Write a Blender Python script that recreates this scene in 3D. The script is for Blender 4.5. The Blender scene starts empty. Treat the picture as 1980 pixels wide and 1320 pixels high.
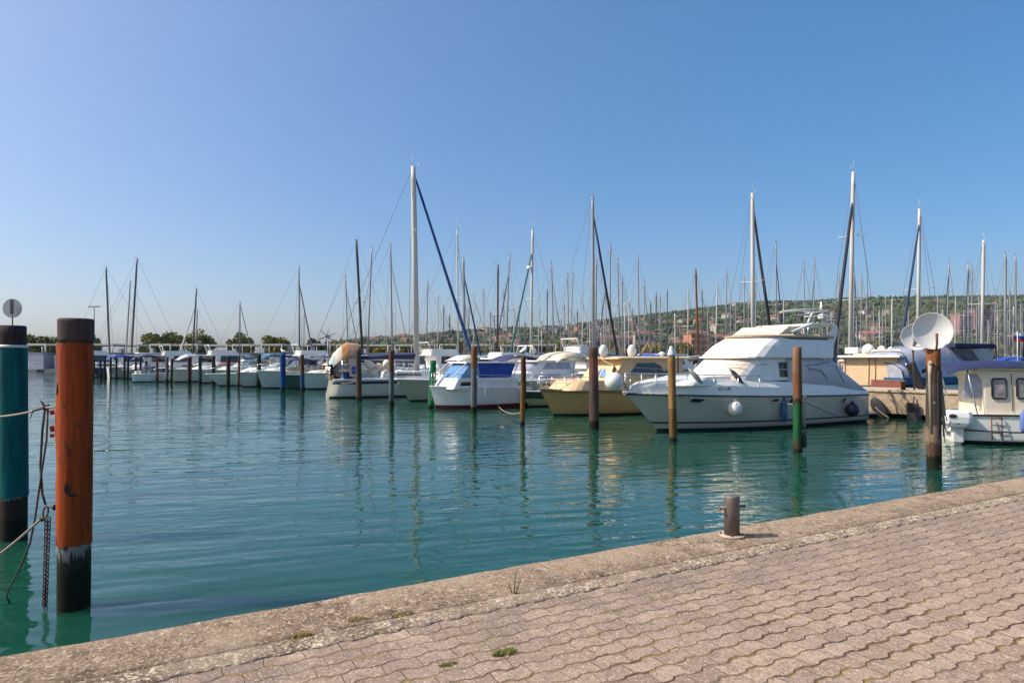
import bpy, bmesh, math, random
from mathutils import Vector, Matrix, noise as mnoise
random.seed(7)
R = math.radians
SC = bpy.context.scene
COL = SC.collection
# ------------------------------------------------------------------ camera model
F, CX, HY, CZ = 1265.0, 990.0, 692.0, 2.5        # focal length / centre / horizon in photo pixels, eye height above the water
def wp(px, py, d):                                # point seen at a photo pixel at depth d
    return Vector(((px-CX)/F*d, d, CZ+(HY-py)/F*d))
def wl(px, py, z=0.0):                            # point of the horizontal plane z seen at a photo pixel
    d = (CZ-z)*F/(py-HY)
    return Vector(((px-CX)/F*d, d, z))
cam = bpy.data.cameras.new('camera'); camo = bpy.data.objects.new('camera', cam); COL.objects.link(camo)
camo.location = (0, 0, CZ); camo.rotation_euler = (R(90), 0, 0)
cam.sensor_width = 36; cam.lens = 36*F/1980; cam.shift_y = (HY-660)/1980
cam.clip_start = 0.05; cam.clip_end = 30000
SC.camera = camo
# ------------------------------------------------------------------ light
SUN_EL, SUN_AZ = 45.0, -95.0                      # degrees; azimuth clockwise from +Y (camera forward), so the sun stands left
sd = Vector((math.sin(R(SUN_AZ))*math.cos(R(SUN_EL)), math.cos(R(SUN_AZ))*math.cos(R(SUN_EL)), math.sin(R(SUN_EL))))
sun = bpy.data.lights.new('sun', 'SUN'); sun.energy = 3.0; sun.angle = R(0.5); sun.color = (1, .91, .78)
suno = bpy.data.objects.new('sun', sun); COL.objects.link(suno)
suno.rotation_euler = (-sd).to_track_quat('-Z', 'Y').to_euler(); suno.location = (-40, 5, 45)
W = bpy.data.worlds.new('World'); SC.world = W; W.use_nodes = True
wt = W.node_tree; bg = wt.nodes['Background']
sky = wt.nodes.new('ShaderNodeTexSky'); sky.sky_type = 'NISHITA'; sky.sun_disc = False
sky.sun_elevation = R(SUN_EL); sky.sun_rotation = R(SUN_AZ)
sky.air_density = 0.7; sky.dust_density = 3.2; sky.ozone_density = 3.0; sky.altitude = 0
gm = wt.nodes.new('ShaderNodeGamma'); gm.inputs[1].default_value = .70
hs = wt.nodes.new('ShaderNodeHueSaturation'); hs.inputs['Saturation'].default_value = 1.6
tn = wt.nodes.new('ShaderNodeMix'); tn.data_type = 'RGBA'; tn.blend_type = 'MULTIPLY'; tn.inputs[0].default_value = 1; tn.inputs[7].default_value = (1, 1.0, .985, 1)
wt.links.new(sky.outputs[0], gm.inputs[0]); wt.links.new(gm.outputs[0], tn.inputs[6]); wt.links.new(tn.outputs[2], hs.inputs['Color']); wt.links.new(hs.outputs[0], bg.inputs[0]); bg.inputs[1].default_value = 0.15
SC.view_settings.view_transform = 'Standard'; SC.view_settings.look = 'None'
SC.view_settings.exposure = 1.0; SC.view_settings.gamma = 1.0
SC.render.engine = 'CYCLES'
SC.cycles.max_bounces = 6; SC.cycles.transparent_max_bounces = 8
try: SC.cycles.use_denoising = True
except Exception: pass
# ------------------------------------------------------------------ materials
MC = {}
def nd(nt, typ, **kw):
    n = nt.nodes.new(typ)
    for k, v in kw.items():
        if k in n.bl_rna.properties: setattr(n, k, v)
    return n
def M(name, col, rough=.5, metal=0, var=.12, scale=3.0, bump=0.0, bscale=40.0, stretch=(1, 1, 1), spec=.5, alpha=1, trans=0, dirt=None, dirtamt=.5, dscale=1.5, coat=0):
    if name in MC: return MC[name]
    m = bpy.data.materials.new(name); m.use_nodes = True; nt = m.node_tree; L = nt.links
    b = nt.nodes['Principled BSDF']; b.inputs['Roughness'].default_value = rough; b.inputs['Metallic'].default_value = metal
    b.inputs['Specular IOR Level'].default_value = spec
    if coat: b.inputs['Coat Weight'].default_value = coat
    tc = nd(nt, 'ShaderNodeTexCoord'); mp = nd(nt, 'ShaderNodeMapping'); mp.inputs['Scale'].default_value = stretch
    L.new(tc.outputs['Object'], mp.inputs['Vector'])
    n1 = nd(nt, 'ShaderNodeTexNoise'); n1.inputs['Scale'].default_value = scale; n1.inputs['Detail'].default_value = 6; n1.inputs['Roughness'].default_value = .65
    L.new(mp.outputs[0], n1.inputs['Vector'])
    cr = nd(nt, 'ShaderNodeValToRGB'); e = cr.color_ramp.elements
    e[0].position = .3; e[1].position = .7
    e[0].color = tuple(max(0, c*(1-var)) for c in col)+(1,); e[1].color = tuple(min(1, c*(1+var)) for c in col)+(1,)
    L.new(n1.outputs[0], cr.inputs[0]); out = cr.outputs[0]
    if dirt:
        n3 = nd(nt, 'ShaderNodeTexNoise'); n3.inputs['Scale'].default_value = dscale; n3.inputs['Detail'].default_value = 8; n3.inputs['Roughness'].default_value = .7
        L.new(mp.outputs[0], n3.inputs['Vector'])
        r3 = nd(nt, 'ShaderNodeMapRange'); r3.inputs['From Min'].default_value = .48; r3.inputs['From Max'].default_value = .66; r3.inputs['To Max'].default_value = dirtamt
        L.new(n3.outputs[0], r3.inputs[0])
        mx = nd(nt, 'ShaderNodeMix', data_type='RGBA'); L.new(r3.outputs[0], mx.inputs[0]); L.new(out, mx.inputs[6]); mx.inputs[7].default_value = dirt+(1,)
        out = mx.outputs[2]
    L.new(out, b.inputs['Base Color'])
    if bump:
        n2 = nd(nt, 'ShaderNodeTexNoise'); n2.inputs['Scale'].default_value = bscale; n2.inputs['Detail'].default_value = 5
        L.new(mp.outputs[0], n2.inputs['Vector'])
        bp = nd(nt, 'ShaderNodeBump'); bp.inputs['Strength'].default_value = 1; bp.inputs['Distance'].default_value = bump
        L.new(n2.outputs[0], bp.inputs['Height']); L.new(bp.outputs[0], b.inputs['Normal'])
    if trans: b.inputs['Transmission Weight'].default_value = trans
    if alpha < 1: b.inputs['Alpha'].default_value = alpha
    MC[name] = m; return m
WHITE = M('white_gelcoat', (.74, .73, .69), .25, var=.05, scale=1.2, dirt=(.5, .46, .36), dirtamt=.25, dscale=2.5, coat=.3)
WHITE2 = M('weathered_white', (.66, .65, .62), .4, var=.1, scale=2, dirt=(.4, .37, .3), dirtamt=.4)
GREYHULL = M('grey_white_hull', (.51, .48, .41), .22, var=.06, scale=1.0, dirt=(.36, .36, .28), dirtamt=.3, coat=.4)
OLIVEHULL = M('olive_grey_hull', (.34, .35, .26), .25, var=.08, scale=1.1, dirt=(.28, .28, .2), dirtamt=.35, coat=.3)
CREAM = M('cream_canvas', (.72, .62, .47), .85, var=.08, scale=4, bump=.006, bscale=9, dirt=(.5, .41, .3), dirtamt=.3)
WHITECANVAS = M('white_canvas', (.66, .565, .47), .8, var=.05, scale=3, bump=.012, bscale=5)
TAN = M('tan_canvas', (.6, .42, .26), .85, var=.1, scale=4, bump=.012, bscale=6)
TANLIGHT = M('light_tan_canvas', (.62, .52, .4), .85, var=.08, scale=4, bump=.01, bscale=6)
LAV = M('pale_grey_canvas', (.46, .46, .49), .8, var=.08, scale=3, bump=.015, bscale=4)
NAVY = M('navy_canvas', (.025, .03, .09), .8, var=.25, scale=5, bump=.01, bscale=8)
NAVYPAINT = M('navy_paint', (.015, .022, .07), .3, var=.15)
BLUECAN = M('bright_blue_canvas', (.012, .06, .32), .75, var=.25, scale=4, bump=.012, bscale=6)
BLUE2 = M('steel_blue_canvas', (.013, .022, .08), .8, var=.2, scale=4, bump=.012, bscale=6)
TEALBLUE = M('teal_blue_canvas', (.008, .09, .2), .7, var=.2, scale=4, bump=.01, bscale=6)
BEIGE = M('beige_hull', (.44, .275, .115), .35, var=.08, scale=1.2, dirt=(.36, .25, .1), dirtamt=.4, coat=.2)
BEIGE2 = M('beige_cabin', (.66, .45, .245), .4, var=.06, scale=1.5, dirt=(.5, .38, .2), dirtamt=.3)
GLASS = M('dark_glass', (.012, .014, .02), .06, var=.4, scale=1.2, spec=.8)
BLUEGLASS = M('pale_blue_glass', (.12, .25, .45), .08, var=.3, scale=1.5, spec=.8)
CLEAR = M('clear_vinyl', (.33, .34, .4), .12, var=.25, scale=2.5, bump=.02, bscale=2.5, spec=.7)
ALU = M('aluminium', (.27, .27, .28), .5, metal=.15, var=.1, scale=6)
ALUW = M('white_mast_paint', (.5, .485, .46), .5, var=.07, scale=6)
ALUD = M('dark_anodised', (.09, .09, .1), .45, metal=.3, var=.15, scale=6)
STEEL = M('stainless_steel', (.62, .62, .62), .25, metal=.9, var=.06)
WOODMAST = M('varnished_wood', (.19, .06, .025), .4, var=.25, scale=10, stretch=(1, 1, .1))
TEAK = M('teak_deck', (.33, .21, .11), .7, var=.25, scale=6, stretch=(.3, 2, 1))
BOOT = M('black_boot', (.012, .016, .014), .6, var=.3)
BOOTG = M('green_black_boot', (.01, .035, .028), .6, var=.3)
RED = M('red_antifouling', (.16, .018, .025), .7, var=.25, scale=4)
RUBBER = M('black_rubber', (.018, .018, .02), .75, var=.3, scale=8)
ROPE = M('weathered_rope', (.33, .27, .2), .9, var=.2, scale=60, bump=.002, bscale=160)
ROPED = M('dark_rope', (.07, .055, .045), .9, var=.3, scale=60, bump=.002, bscale=160)
RUST = M('rusty_iron', (.09, .045, .03), .8, metal=.2, var=.4, scale=20, bump=.002, bscale=80, dirt=(.25, .09, .03), dirtamt=.6, dscale=14)
WIRE = M('rigging_wire', (.16, .16, .17), .75, var=.1, spec=.1)
CUSH = M('cream_cushion', (.72, .62, .5), .9, var=.1, scale=3, bump=.02, bscale=5)
ORANGE = M('orange_cloth', (.6, .22, .06), .85, var=.2, scale=4, bump=.01, bscale=6)
PINKW = M('peach_cloth', (.68, .45, .33), .85, var=.15, scale=3, bump=.015, bscale=5)
MAROON = M('maroon_panel', (.22, .07, .05), .6, var=.15)
GREENP = M('green_plastic', (.01, .24, .13), .4, var=.15)
BLUEF = M('blue_fender', (.015, .09, .2), .4, var=.2)
NAVYF = M('navy_fender', (.012, .012, .035), .5, var=.2)
WHITEF = M('white_fender', (.72, .71, .68), .45, var=.06, scale=4, dirt=(.45, .42, .33), dirtamt=.4, dscale=4)
# ------------------------------------------------------------------ tags
def tag(o, label=None, cat=None, group=None, kind=None):
    if label: o['label'] = label
    if cat: o['category'] = cat
    if group: o['group'] = group
    if kind: o['kind'] = kind
    return o
def thing(name, label, cat, loc=(0, 0, 0), rz=0, group=None):
    o = bpy.data.objects.new(name, None); COL.objects.link(o)
    o.empty_display_size = .3; o.location = loc; o.rotation_euler = (0, 0, rz)
    return tag(o, label, cat, group)
def copy_tree(o, parent=None):
    c = o.copy(); COL.objects.link(c)
    if parent: c.parent = parent
    for ch in list(o.children): copy_tree(ch, c)
    return c
# ------------------------------------------------------------------ mesh builder
class MB:
    def __init__(s): s.v = []; s.f = []; s.m = []; s.sm = []
    def add(s, vs, fs, mat=0, smooth=False):
        o = len(s.v); s.v += [tuple(x) for x in vs]
        for f in fs: s.f.append([i+o for i in f]); s.m.append(mat); s.sm.append(smooth)
        return s
    def box(s, c, sz, rz=0, mat=0, rot=None):
        c = Vector(c); h = Vector(sz)/2
        m = rot if rot is not None else Matrix.Rotation(rz, 3, 'Z')
        vs = [c+m@Vector((x*h.x, y*h.y, z*h.z)) for x in (-1, 1) for y in (-1, 1) for z in (-1, 1)]
        return s.add(vs, [(0, 1, 3, 2), (4, 6, 7, 5), (0, 4, 5, 1), (2, 3, 7, 6), (0, 2, 6, 4), (1, 5, 7, 3)], mat)
    def tube(s, pts, r, n=6, mat=0, cap=True, smooth=True, flat=1.0):
        pts = [Vector(p) for p in pts]; k = len(pts)
        rs = r if isinstance(r, (list, tuple)) else [r]*k
        vs = []; ref = None
        for i, p in enumerate(pts):
            t = (pts[min(i+1, k-1)]-pts[max(i-1, 0)])
            if t.length < 1e-9: t = Vector((0, 0, 1))
            t.normalize()
            if ref is None: ref = Vector((0, 0, 1)) if abs(t.z) < .9 else Vector((1, 0, 0))
            a = ref - t*ref.dot(t)
            if a.length < 1e-5: a = Vector((0, 1, 0)) - t*t.y
            a.normalize(); b = t.cross(a); ref = a
            for j in range(n):
                an = 2*math.pi*j/n
                vs.append(p + a*math.cos(an)*rs[i] + b*math.sin(an)*rs[i]*flat)
        fs = [(i*n+j, i*n+(j+1) % n, (i+1)*n+(j+1) % n, (i+1)*n+j) for i in range(k-1) for j in range(n)]
        s.add(vs, fs, mat, smooth)
        if cap:
            o = len(s.v)-len(vs)
            s.f.append([o+j for j in range(n)][::-1]); s.m.append(mat); s.sm.append(False)
            s.f.append([o+(k-1)*n+j for j in range(n)]); s.m.append(mat); s.sm.append(False)
        return s
    def lathe(s, c, prof, n=16, mat=0, smooth=True, axis=None):
        c = Vector(c); q = Vector((0, 0, 1)).rotation_difference(Vector(axis)).to_matrix() if axis is not None else Matrix.Identity(3)
        vs = []
        for (r, z) in prof:
            for j in range(n):
                a = 2*math.pi*j/n; vs.append(c+q@Vector((r*math.cos(a), r*math.sin(a), z)))
        k = len(prof)
        fs = [(i*n+j, i*n+(j+1) % n, (i+1)*n+(j+1) % n, (i+1)*n+j) for i in range(k-1) for j in range(n)]
        s.add(vs, fs, mat, smooth); o = len(s.v)-len(vs)
        if prof[0][0] > 1e-4: s.f.append([o+j for j in range(n)][::-1]); s.m.append(mat); s.sm.append(False)
        if prof[-1][0] > 1e-4: s.f.append([o+(k-1)*n+j for j in range(n)]); s.m.append(mat); s.sm.append(False)
        return s
    def ball(s, c, r, n=14, mat=0, sq=(1, 1, 1)):
        c = Vector(c); k = n//2; vs = []
        for i in range(k+1):
            th = math.pi*i/k
            for j in range(n):
                a = 2*math.pi*j/n
                vs.append(c+Vector((r*sq[0]*math.sin(th)*math.cos(a), r*sq[1]*math.sin(th)*math.sin(a), -r*sq[2]*math.cos(th))))
        fs = [(i*n+j, i*n+(j+1) % n, (i+1)*n+(j+1) % n, (i+1)*n+j) for i in range(k) for j in range(n)]
        return s.add(vs, fs, mat, True)
    def loft(s, rings, mat=0, closed=True, cap0=True, cap1=True, smooth=False, matf=None):
        n = len(rings[0]); vs = [p for r in rings for p in r]
        o = len(s.v); s.v += [tuple(p) for p in vs]
        for i in range(len(rings)-1):
            for j in range(n if closed else n-1):
                s.f.append([o+i*n+j, o+i*n+(j+1) % n, o+(i+1)*n+(j+1) % n, o+(i+1)*n+j])
                s.m.append(matf(i, j) if matf else mat); s.sm.append(smooth)
        if cap0: s.f.append([o+j for j in range(n)][::-1]); s.m.append(matf(-1, 0) if matf else mat); s.sm.append(False)
        if cap1: s.f.append([o+(len(rings)-1)*n+j for j in range(n)]); s.m.append(matf(len(rings)-1, 0) if matf else mat); s.sm.append(False)
        return s
    def prism(s, poly, y0, y1, mat=0, wf=None):
        # poly = [(a, z)], extruded between lateral y0..y1 (or +-wf(a, z))
        A = [(a, (wf(a, z)*1.0 if wf else y1), z) for a, z in poly]
        B = [(a, (-wf(a, z) if wf else y0), z) for a, z in poly]
        return s.loft([B, A], mat)
    def panel(s, poly, wf, side=1, t=.02, mat=0):
        A = [(a, side*(wf(a, z)+t), z) for a, z in poly]; B = [(a, side*(wf(a, z)-.03), z) for a, z in poly]
        return s.loft([B, A] if side > 0 else [A, B], mat)
    def build(s, name, mats, parent=None, bevel=0, seg=2):
        me = bpy.data.meshes.new(name); me.from_pydata(s.v, [], s.f)
        if not isinstance(mats, (list, tuple)): mats = [mats]
        for m in mats: me.materials.append(m)
        me.polygons.foreach_set('material_index', s.m); me.polygons.foreach_set('use_smooth', s.sm)
        bm = bmesh.new(); bm.from_mesh(me)
        bmesh.ops.remove_doubles(bm, verts=bm.verts, dist=1e-5)
        bmesh.ops.recalc_face_normals(bm, faces=bm.faces)
        if bevel:
            es = [e for e in bm.edges if len(e.link_faces) == 2 and e.calc_face_angle(0) > .5]
            if es: bmesh.ops.bevel(bm, geom=es, offset=bevel, segments=seg, affect='EDGES', profile=.6, clamp_overlap=True)
        bm.to_mesh(me); bm.free(); me.update()
        o = bpy.data.objects.new(name, me); COL.objects.link(o)
        if parent: o.parent = parent
        return o
def catenary(a, b, sag, n=10):
    a = Vector(a); b = Vector(b)
    return [a.lerp(b, i/n)-Vector((0, 0, sag*4*(i/n)*(1-i/n))) for i in range(n+1)]
def lerp(a, b, t): return a+(b-a)*t
def interp(x, xs, ys):
    if x <= xs[0]: return ys[0]
    for i in range(1, len(xs)):
        if x <= xs[i]: return lerp(ys[i-1], ys[i], (x-xs[i-1])/(xs[i]-xs[i-1]))
    return ys[-1]
# ------------------------------------------------------------------ water
def struct(o): o['kind'] = 'structure'; return o
def water_mat():
    m = bpy.data.materials.new('harbour_water'); m.use_nodes = True; nt = m.node_tree; L = nt.links
    b = nt.nodes['Principled BSDF']
    b.inputs['Roughness'].default_value = .02; b.inputs['IOR'].default_value = 1.42
    b.inputs['Subsurface Weight'].default_value = 1; b.inputs['Subsurface Radius'].default_value = (1.2, 3.0, 2.6); b.inputs['Subsurface Scale'].default_value = 1.0
    tc = nd(nt, 'ShaderNodeTexCoord')
    # murky green body colour with soft patches
    n0 = nd(nt, 'ShaderNodeTexNoise'); n0.inputs['Scale'].default_value = .12; n0.inputs['Detail'].default_value = 3
    L.new(tc.outputs['Object'], n0.inputs['Vector'])
    cr = nd(nt, 'ShaderNodeValToRGB'); cr.color_ramp.elements[0].position = .3; cr.color_ramp.elements[1].position = .7
    cr.color_ramp.elements[0].color = (.006, .053, .034, 1); cr.color_ramp.elements[1].color = (.010, .070, .044, 1)
    L.new(n0.outputs[0], cr.inputs[0]); L.new(cr.outputs[0], b.inputs['Base Color'])
    h = None
    def octave(scale, rot, length, amp, detail=2, dist=0.0, patch=None):
        nonlocal h
        mp = nd(nt, 'ShaderNodeMapping'); mp.vector_type = 'TEXTURE'; mp.inputs['Rotation'].default_value = (0, 0, R(rot)); mp.inputs['Scale'].default_value = (length, 1, 1)
        L.new(tc.outputs['Object'], mp.inputs['Vector'])
        n = nd(nt, 'ShaderNodeTexNoise'); n.inputs['Scale'].default_value = scale; n.inputs['Detail'].default_value = detail
        n.inputs['Roughness'].default_value = .45; n.inputs['Distortion'].default_value = dist
        L.new(mp.outputs[0], n.inputs['Vector'])
        mu = nd(nt, 'ShaderNodeMath', operation='MULTIPLY'); L.new(n.outputs[0], mu.inputs[0]); mu.inputs[1].default_value = amp
        if patch:                                  # wind patches: the ripple fades in and out over some metres
            pn = nd(nt, 'ShaderNodeTexNoise'); pn.inputs['Scale'].default_value = patch; pn.inputs['Detail'].default_value = 2; L.new(tc.outputs['Object'], pn.inputs['Vector'])
            pr_ = nd(nt, 'ShaderNodeMapRange'); pr_.inputs['From Min'].default_value = .35; pr_.inputs['From Max'].default_value = .65; pr_.inputs['To Min'].default_value = amp*.3; pr_.inputs['To Max'].default_value = amp*1.35
            L.new(pn.outputs[0], pr_.inputs[0]); L.new(pr_.outputs[0], mu.inputs[1])
        if h is None: h = mu.outputs[0]
        else:
            ad = nd(nt, 'ShaderNodeMath', operation='ADD'); L.new(h, ad.inputs[0]); L.new(mu.outputs[0], ad.inputs[1]); h = ad.outputs[0]
    octave(.8, 12, 3.0, .030, 1, .3)
    octave(2.6, 15, 4.5, .032, 1, .3, .16)
    octave(3.6, 6, 1.6, .0145, 2, .2, .12)
    octave(9.0, -6, 1.6, .0026, 2, 0, .2)
    bp = nd(nt, 'ShaderNodeBump'); bp.inputs['Strength'].default_value = 1; bp.inputs['Distance'].default_value = 1.0
    L.new(h, bp.inputs['Height']); L.new(bp.outputs[0], b.inputs['Normal'])
    return m
w = MB(); w.add([(-3500, -30, 0), (3500, -30, 0), (3500, 4000, 0), (-3500, 4000, 0)], [(0, 1, 2, 3)])
struct(w.build('water', water_mat()))
# ------------------------------------------------------------------ quay
QZ = 0.9
E0 = wl(0, 1265, QZ); E1 = wl(1980, 920, QZ)
eu = (E1-E0).normalized(); QA = math.atan2(eu.y, eu.x); en = Vector((-eu.y, eu.x, 0))
PW, PL, PA = .122, .20, .0095                       # paver row width, paver length, wave amplitude
def stone_mat(name, base, patch, speck, dark, sc=1.0, pebble=0):
    m = bpy.data.materials.new(name); m.use_nodes = True; nt = m.node_tree; L = nt.links; b = nt.nodes['Principled BSDF']
    b.inputs['Roughness'].default_value = .9; b.inputs['Specular IOR Level'].default_value = .25
    tc = nd(nt, 'ShaderNodeTexCoord')
    def nz(s, d=6, r=.65):
        n = nd(nt, 'ShaderNodeTexNoise'); n.inputs['Scale'].default_value = s*sc; n.inputs['Detail'].default_value = d; n.inputs['Roughness'].default_value = r
        L.new(tc.outputs['Object'], n.inputs['Vector']); return n.outputs[0]
    def mixc(a, col, fac, lo, hi, amt):
        mr = nd(nt, 'ShaderNodeMapRange'); mr.inputs['From Min'].default_value = lo; mr.inputs['From Max'].default_value = hi; mr.inputs['To Max'].default_value = amt
        L.new(fac, mr.inputs[0]); x = nd(nt, 'ShaderNodeMix', data_type='RGBA'); L.new(mr.outputs[0], x.inputs[0])
        if isinstance(a, tuple): x.inputs[6].default_value = a+(1,)
        else: L.new(a, x.inputs[6])
        x.inputs[7].default_value = col+(1,); return x.outputs[2]
    c = mixc(base, patch, nz(1.7), .45, .62, .9)
    c = mixc(c, dark, nz(5, 7, .75), .50, .62, .8)
    c = mixc(c, dark, nz(34, 4, .7), .53, .63, .8)
    c = mixc(c, speck, nz(48, 3, .6), .57, .64, .9)
    c = mixc(c, speck, nz(12, 6, .8), .55, .63, .9)
    c = mixc(c, (.34, .22, .09), nz(3.3, 6, .7), .58, .68, .6)
    c = mixc(c, dark, nz(90, 2, .6), .58, .66, .7)
    c = mixc(c, patch, nz(.8, 3), .5, .6, .5)
    if pebble:
        vo = nd(nt, 'ShaderNodeTexVoronoi'); vo.inputs['Scale'].default_value = 42; vo.inputs['Randomness'].default_value = 1
        mpv = nd(nt, 'ShaderNodeMapping'); mpv.inputs['Scale'].default_value = (.7, 1.1, 1); L.new(tc.outputs['Object'], mpv.inputs[0]); L.new(mpv.outputs[0], vo.inputs['Vector'])
        iv = nd(nt, 'ShaderNodeMath', operation='MULTIPLY_ADD'); L.new(nz(3.5, 4), iv.inputs[0]); iv.inputs[1].default_value = 1.3; 
        ng = nd(nt, 'ShaderNodeMath', operation='MULTIPLY'); L.new(vo.outputs['Distance'], ng.inputs[0]); ng.inputs[1].default_value = -1; L.new(ng.outputs[0], iv.inputs[2])
        c = mixc(c, speck, iv.outputs[0], .38, .46, .9)
    L.new(c, b.inputs['Base Color'])
    n = nz(35, 8, .75); n2 = nz(7, 4)
    ad = nd(nt, 'ShaderNodeMath', operation='MULTIPLY_ADD'); L.new(n2, ad.inputs[0]); ad.inputs[1].default_value = 1.5; L.new(n, ad.inputs[2])
    bp = nd(nt, 'ShaderNodeBump'); bp.inputs['Distance'].default_value = .022; L.new(ad.outputs[0], bp.inputs['Height']); L.new(bp.outputs[0], b.inputs['Normal'])
    return m
COPING = stone_mat('coping_stone', (.31, .22, .15), (.42, .315, .22), (.62, .50, .37), (.105, .068, .042))
MORTAR = stone_mat('rough_mortar', (.29, .21, .15), (.38, .29, .21), (.70, .60, .46), (.11, .07, .045), 1.0, 1)
CONC = stone_mat('pier_concrete', (.4, .3, .2), (.46, .36, .25), (.5, .42, .32), (.17, .11, .06), .5)
def paver_mat():
    m = bpy.data.materials.new('wavy_pavers'); m.use_nodes = True; nt = m.node_tree; L = nt.links; b = nt.nodes['Principled BSDF']
    b.inputs['Roughness'].default_value = .92; b.inputs['Specular IOR Level'].default_value = .2
    tc = nd(nt, 'ShaderNodeTexCoord'); sp = nd(nt, 'ShaderNodeSeparateXYZ')
    # slight wander so that no joint is ruler straight
    wn = nd(nt, 'ShaderNodeTexNoise'); wn.inputs['Scale'].default_value = 9; wn.inputs['Detail'].default_value = 3
    L.new(tc.outputs['Object'], wn.inputs['Vector'])
    wm = nd(nt, 'ShaderNodeVectorMath', operation='SUBTRACT'); L.new(wn.outputs['Color'], wm.inputs[0]); wm.inputs[1].default_value = (.5, .5, .5)
    ws = nd(nt, 'ShaderNodeVectorMath', operation='SCALE'); L.new(wm.outputs[0], ws.inputs[0]); ws.inputs['Scale'].default_value = .03
    wa = nd(nt, 'ShaderNodeVectorMath', operation='ADD'); L.new(tc.outputs['Object'], wa.inputs[0]); L.new(ws.outputs[0], wa.inputs[1])
    L.new(wa.outputs[0], sp.inputs[0])
    def mth(op, a, b_=None, c=None):
        n = nd(nt, 'ShaderNodeMath', operation=op)
        for i, x in enumerate((a, b_, c)):
            if x is None: continue
            if isinstance(x, (int, float)): n.inputs[i].default_value = x
            else: L.new(x, n.inputs[i])
        return n.outputs[0]
    u, v = sp.outputs[0], sp.outputs[1]
    s = mth('SINE', mth('MULTIPLY', u, 2*math.pi/PL)); s = mth('MULTIPLY', s, 2.3); s = mth('MINIMUM', mth('MAXIMUM', s, -1), 1)
    vv = mth('DIVIDE', mth('MULTIPLY_ADD', s, -PA, v), PW)
    row = mth('FLOOR', vv); fv = mth('FRACT', vv)
    dv = mth('MULTIPLY', mth('MINIMUM', fv, mth('SUBTRACT', 1, fv)), PW)
    uu = mth('MULTIPLY_ADD', mth('MODULO', row, 2), .5, mth('DIVIDE', u, PL)); rw = nd(nt, 'ShaderNodeTexWhiteNoise'); rw.noise_dimensions = '1D'; L.new(row, rw.inputs['W'])
    uu = mth('ADD', uu, mth('MULTIPLY_ADD', rw.outputs[0], .3, .12))
    cu = mth('FLOOR', uu); fu = mth('FRACT', uu)
    du = mth('MULTIPLY', mth('MINIMUM', fu, mth('SUBTRACT', 1, fu)), PL)
    cmb = nd(nt, 'ShaderNodeCombineXYZ'); L.new(cu, cmb.inputs[0]); L.new(row, cmb.inputs[1])
    wh = nd(nt, 'ShaderNodeTexWhiteNoise'); L.new(cmb.outputs[0], wh.inputs[0])
    def nz(sc, d=6, r=.65):
        n = nd(nt, 'ShaderNodeTexNoise'); n.inputs['Scale'].default_value = sc; n.inputs['Detail'].default_value = d; n.inputs['Roughness'].default_value = r
        L.new(tc.outputs['Object'], n.inputs['Vector']); return n.outputs[0]
    def rng(x, lo, hi, a=0., z=1.):
        n = nd(nt, 'ShaderNodeMapRange'); n.interpolation_type = 'SMOOTHSTEP'
        n.inputs['From Min'].default_value = lo; n.inputs['From Max'].default_value = hi; n.inputs['To Min'].default_value = a; n.inputs['To Max'].default_value = z
        L.new(x, n.inputs[0]); return n.outputs[0]
    def mix(f, a, c):
        x = nd(nt, 'ShaderNodeMix', data_type='RGBA')
        if isinstance(f, float): x.inputs[0].default_value = f
        else: L.new(f, x.inputs[0])
        for i, q in ((6, a), (7, c)):
            if isinstance(q, tuple): x.inputs[i].default_value = q+(1,)
            else: L.new(q, x.inputs[i])
        return x.outputs[2]
    c = mix(wh.outputs[0], (.245, .172, .13), (.39, .288, .215))
    c = mix(rng(nz(1.1), .42, .62, 0, .45), c, (.39, .285, .195))
    c = mix(rng(nz(4.5), .5, .68, 0, .45), c, (.22, .165, .13))
    c = mix(rng(nz(17, 5, .7), .5, .62, 0, .6), c, (.19, .14, .11))
    c = mix(rng(nz(23, 5, .7), .54, .66, 0, .6), c, (.43, .34, .26))
    nearc = rng(v, -2.1, -.8, 0, .85)
    c = mix(mth('MULTIPLY', nearc, rng(nz(3.0, 6, .7), .36, .6)), c, (.19, .145, .118))
    c = mix(rng(nz(75, 3), .52, .64, 0, .7), c, (.17, .12, .095))
    c = mix(rng(nz(95, 3), .555, .645, 0, .75), c, (.62, .50, .42))
    wid = rng(nz(3.3, 3), .35, .65, .0022, .0080)
    jv = mth('SUBTRACT', 1, mth('MINIMUM', mth('DIVIDE', dv, mth('MULTIPLY', wid, 1.9)), 1))
    ju = mth('SUBTRACT', 1, mth('MINIMUM', mth('DIVIDE', du, mth('MULTIPLY', wid, .55)), 1))
    j = mth('MAXIMUM', mth('POWER', jv, .5), mth('MULTIPLY', mth('POWER', ju, .6), .8))
    jc = mix(rng(nz(2.3, 4), .46, .58), (.075, .042, .026), (.15, .10, .035))
    jc = mix(rng(nz(3.1, 5), .50, .60), jc, (.23, .155, .035))
    fade = rng(nz(1.6, 4), .34, .58, .55, 1.2)
    edge = rng(v, -1.9, -.8, 1.0, .55)
    c = mix(mth('MINIMUM', mth('MULTIPLY', mth('MULTIPLY', j, fade), edge), 1), c, jc)
    L.new(c, b.inputs['Base Color'])
    hgt = mth('MULTIPLY_ADD', j, -.010, mth('MULTIPLY', nz(70, 6, .7), .006))
    hgt = mth('MULTIPLY_ADD', wh.outputs[0], .002, hgt)
    bp = nd(nt, 'ShaderNodeBump'); bp.inputs['Distance'].default_value = 1.0; bp.inputs['Strength'].default_value = .9
    L.new(hgt, bp.inputs['Height']); L.new(bp.outputs[0], b.inputs['Normal'])
    return m
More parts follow.
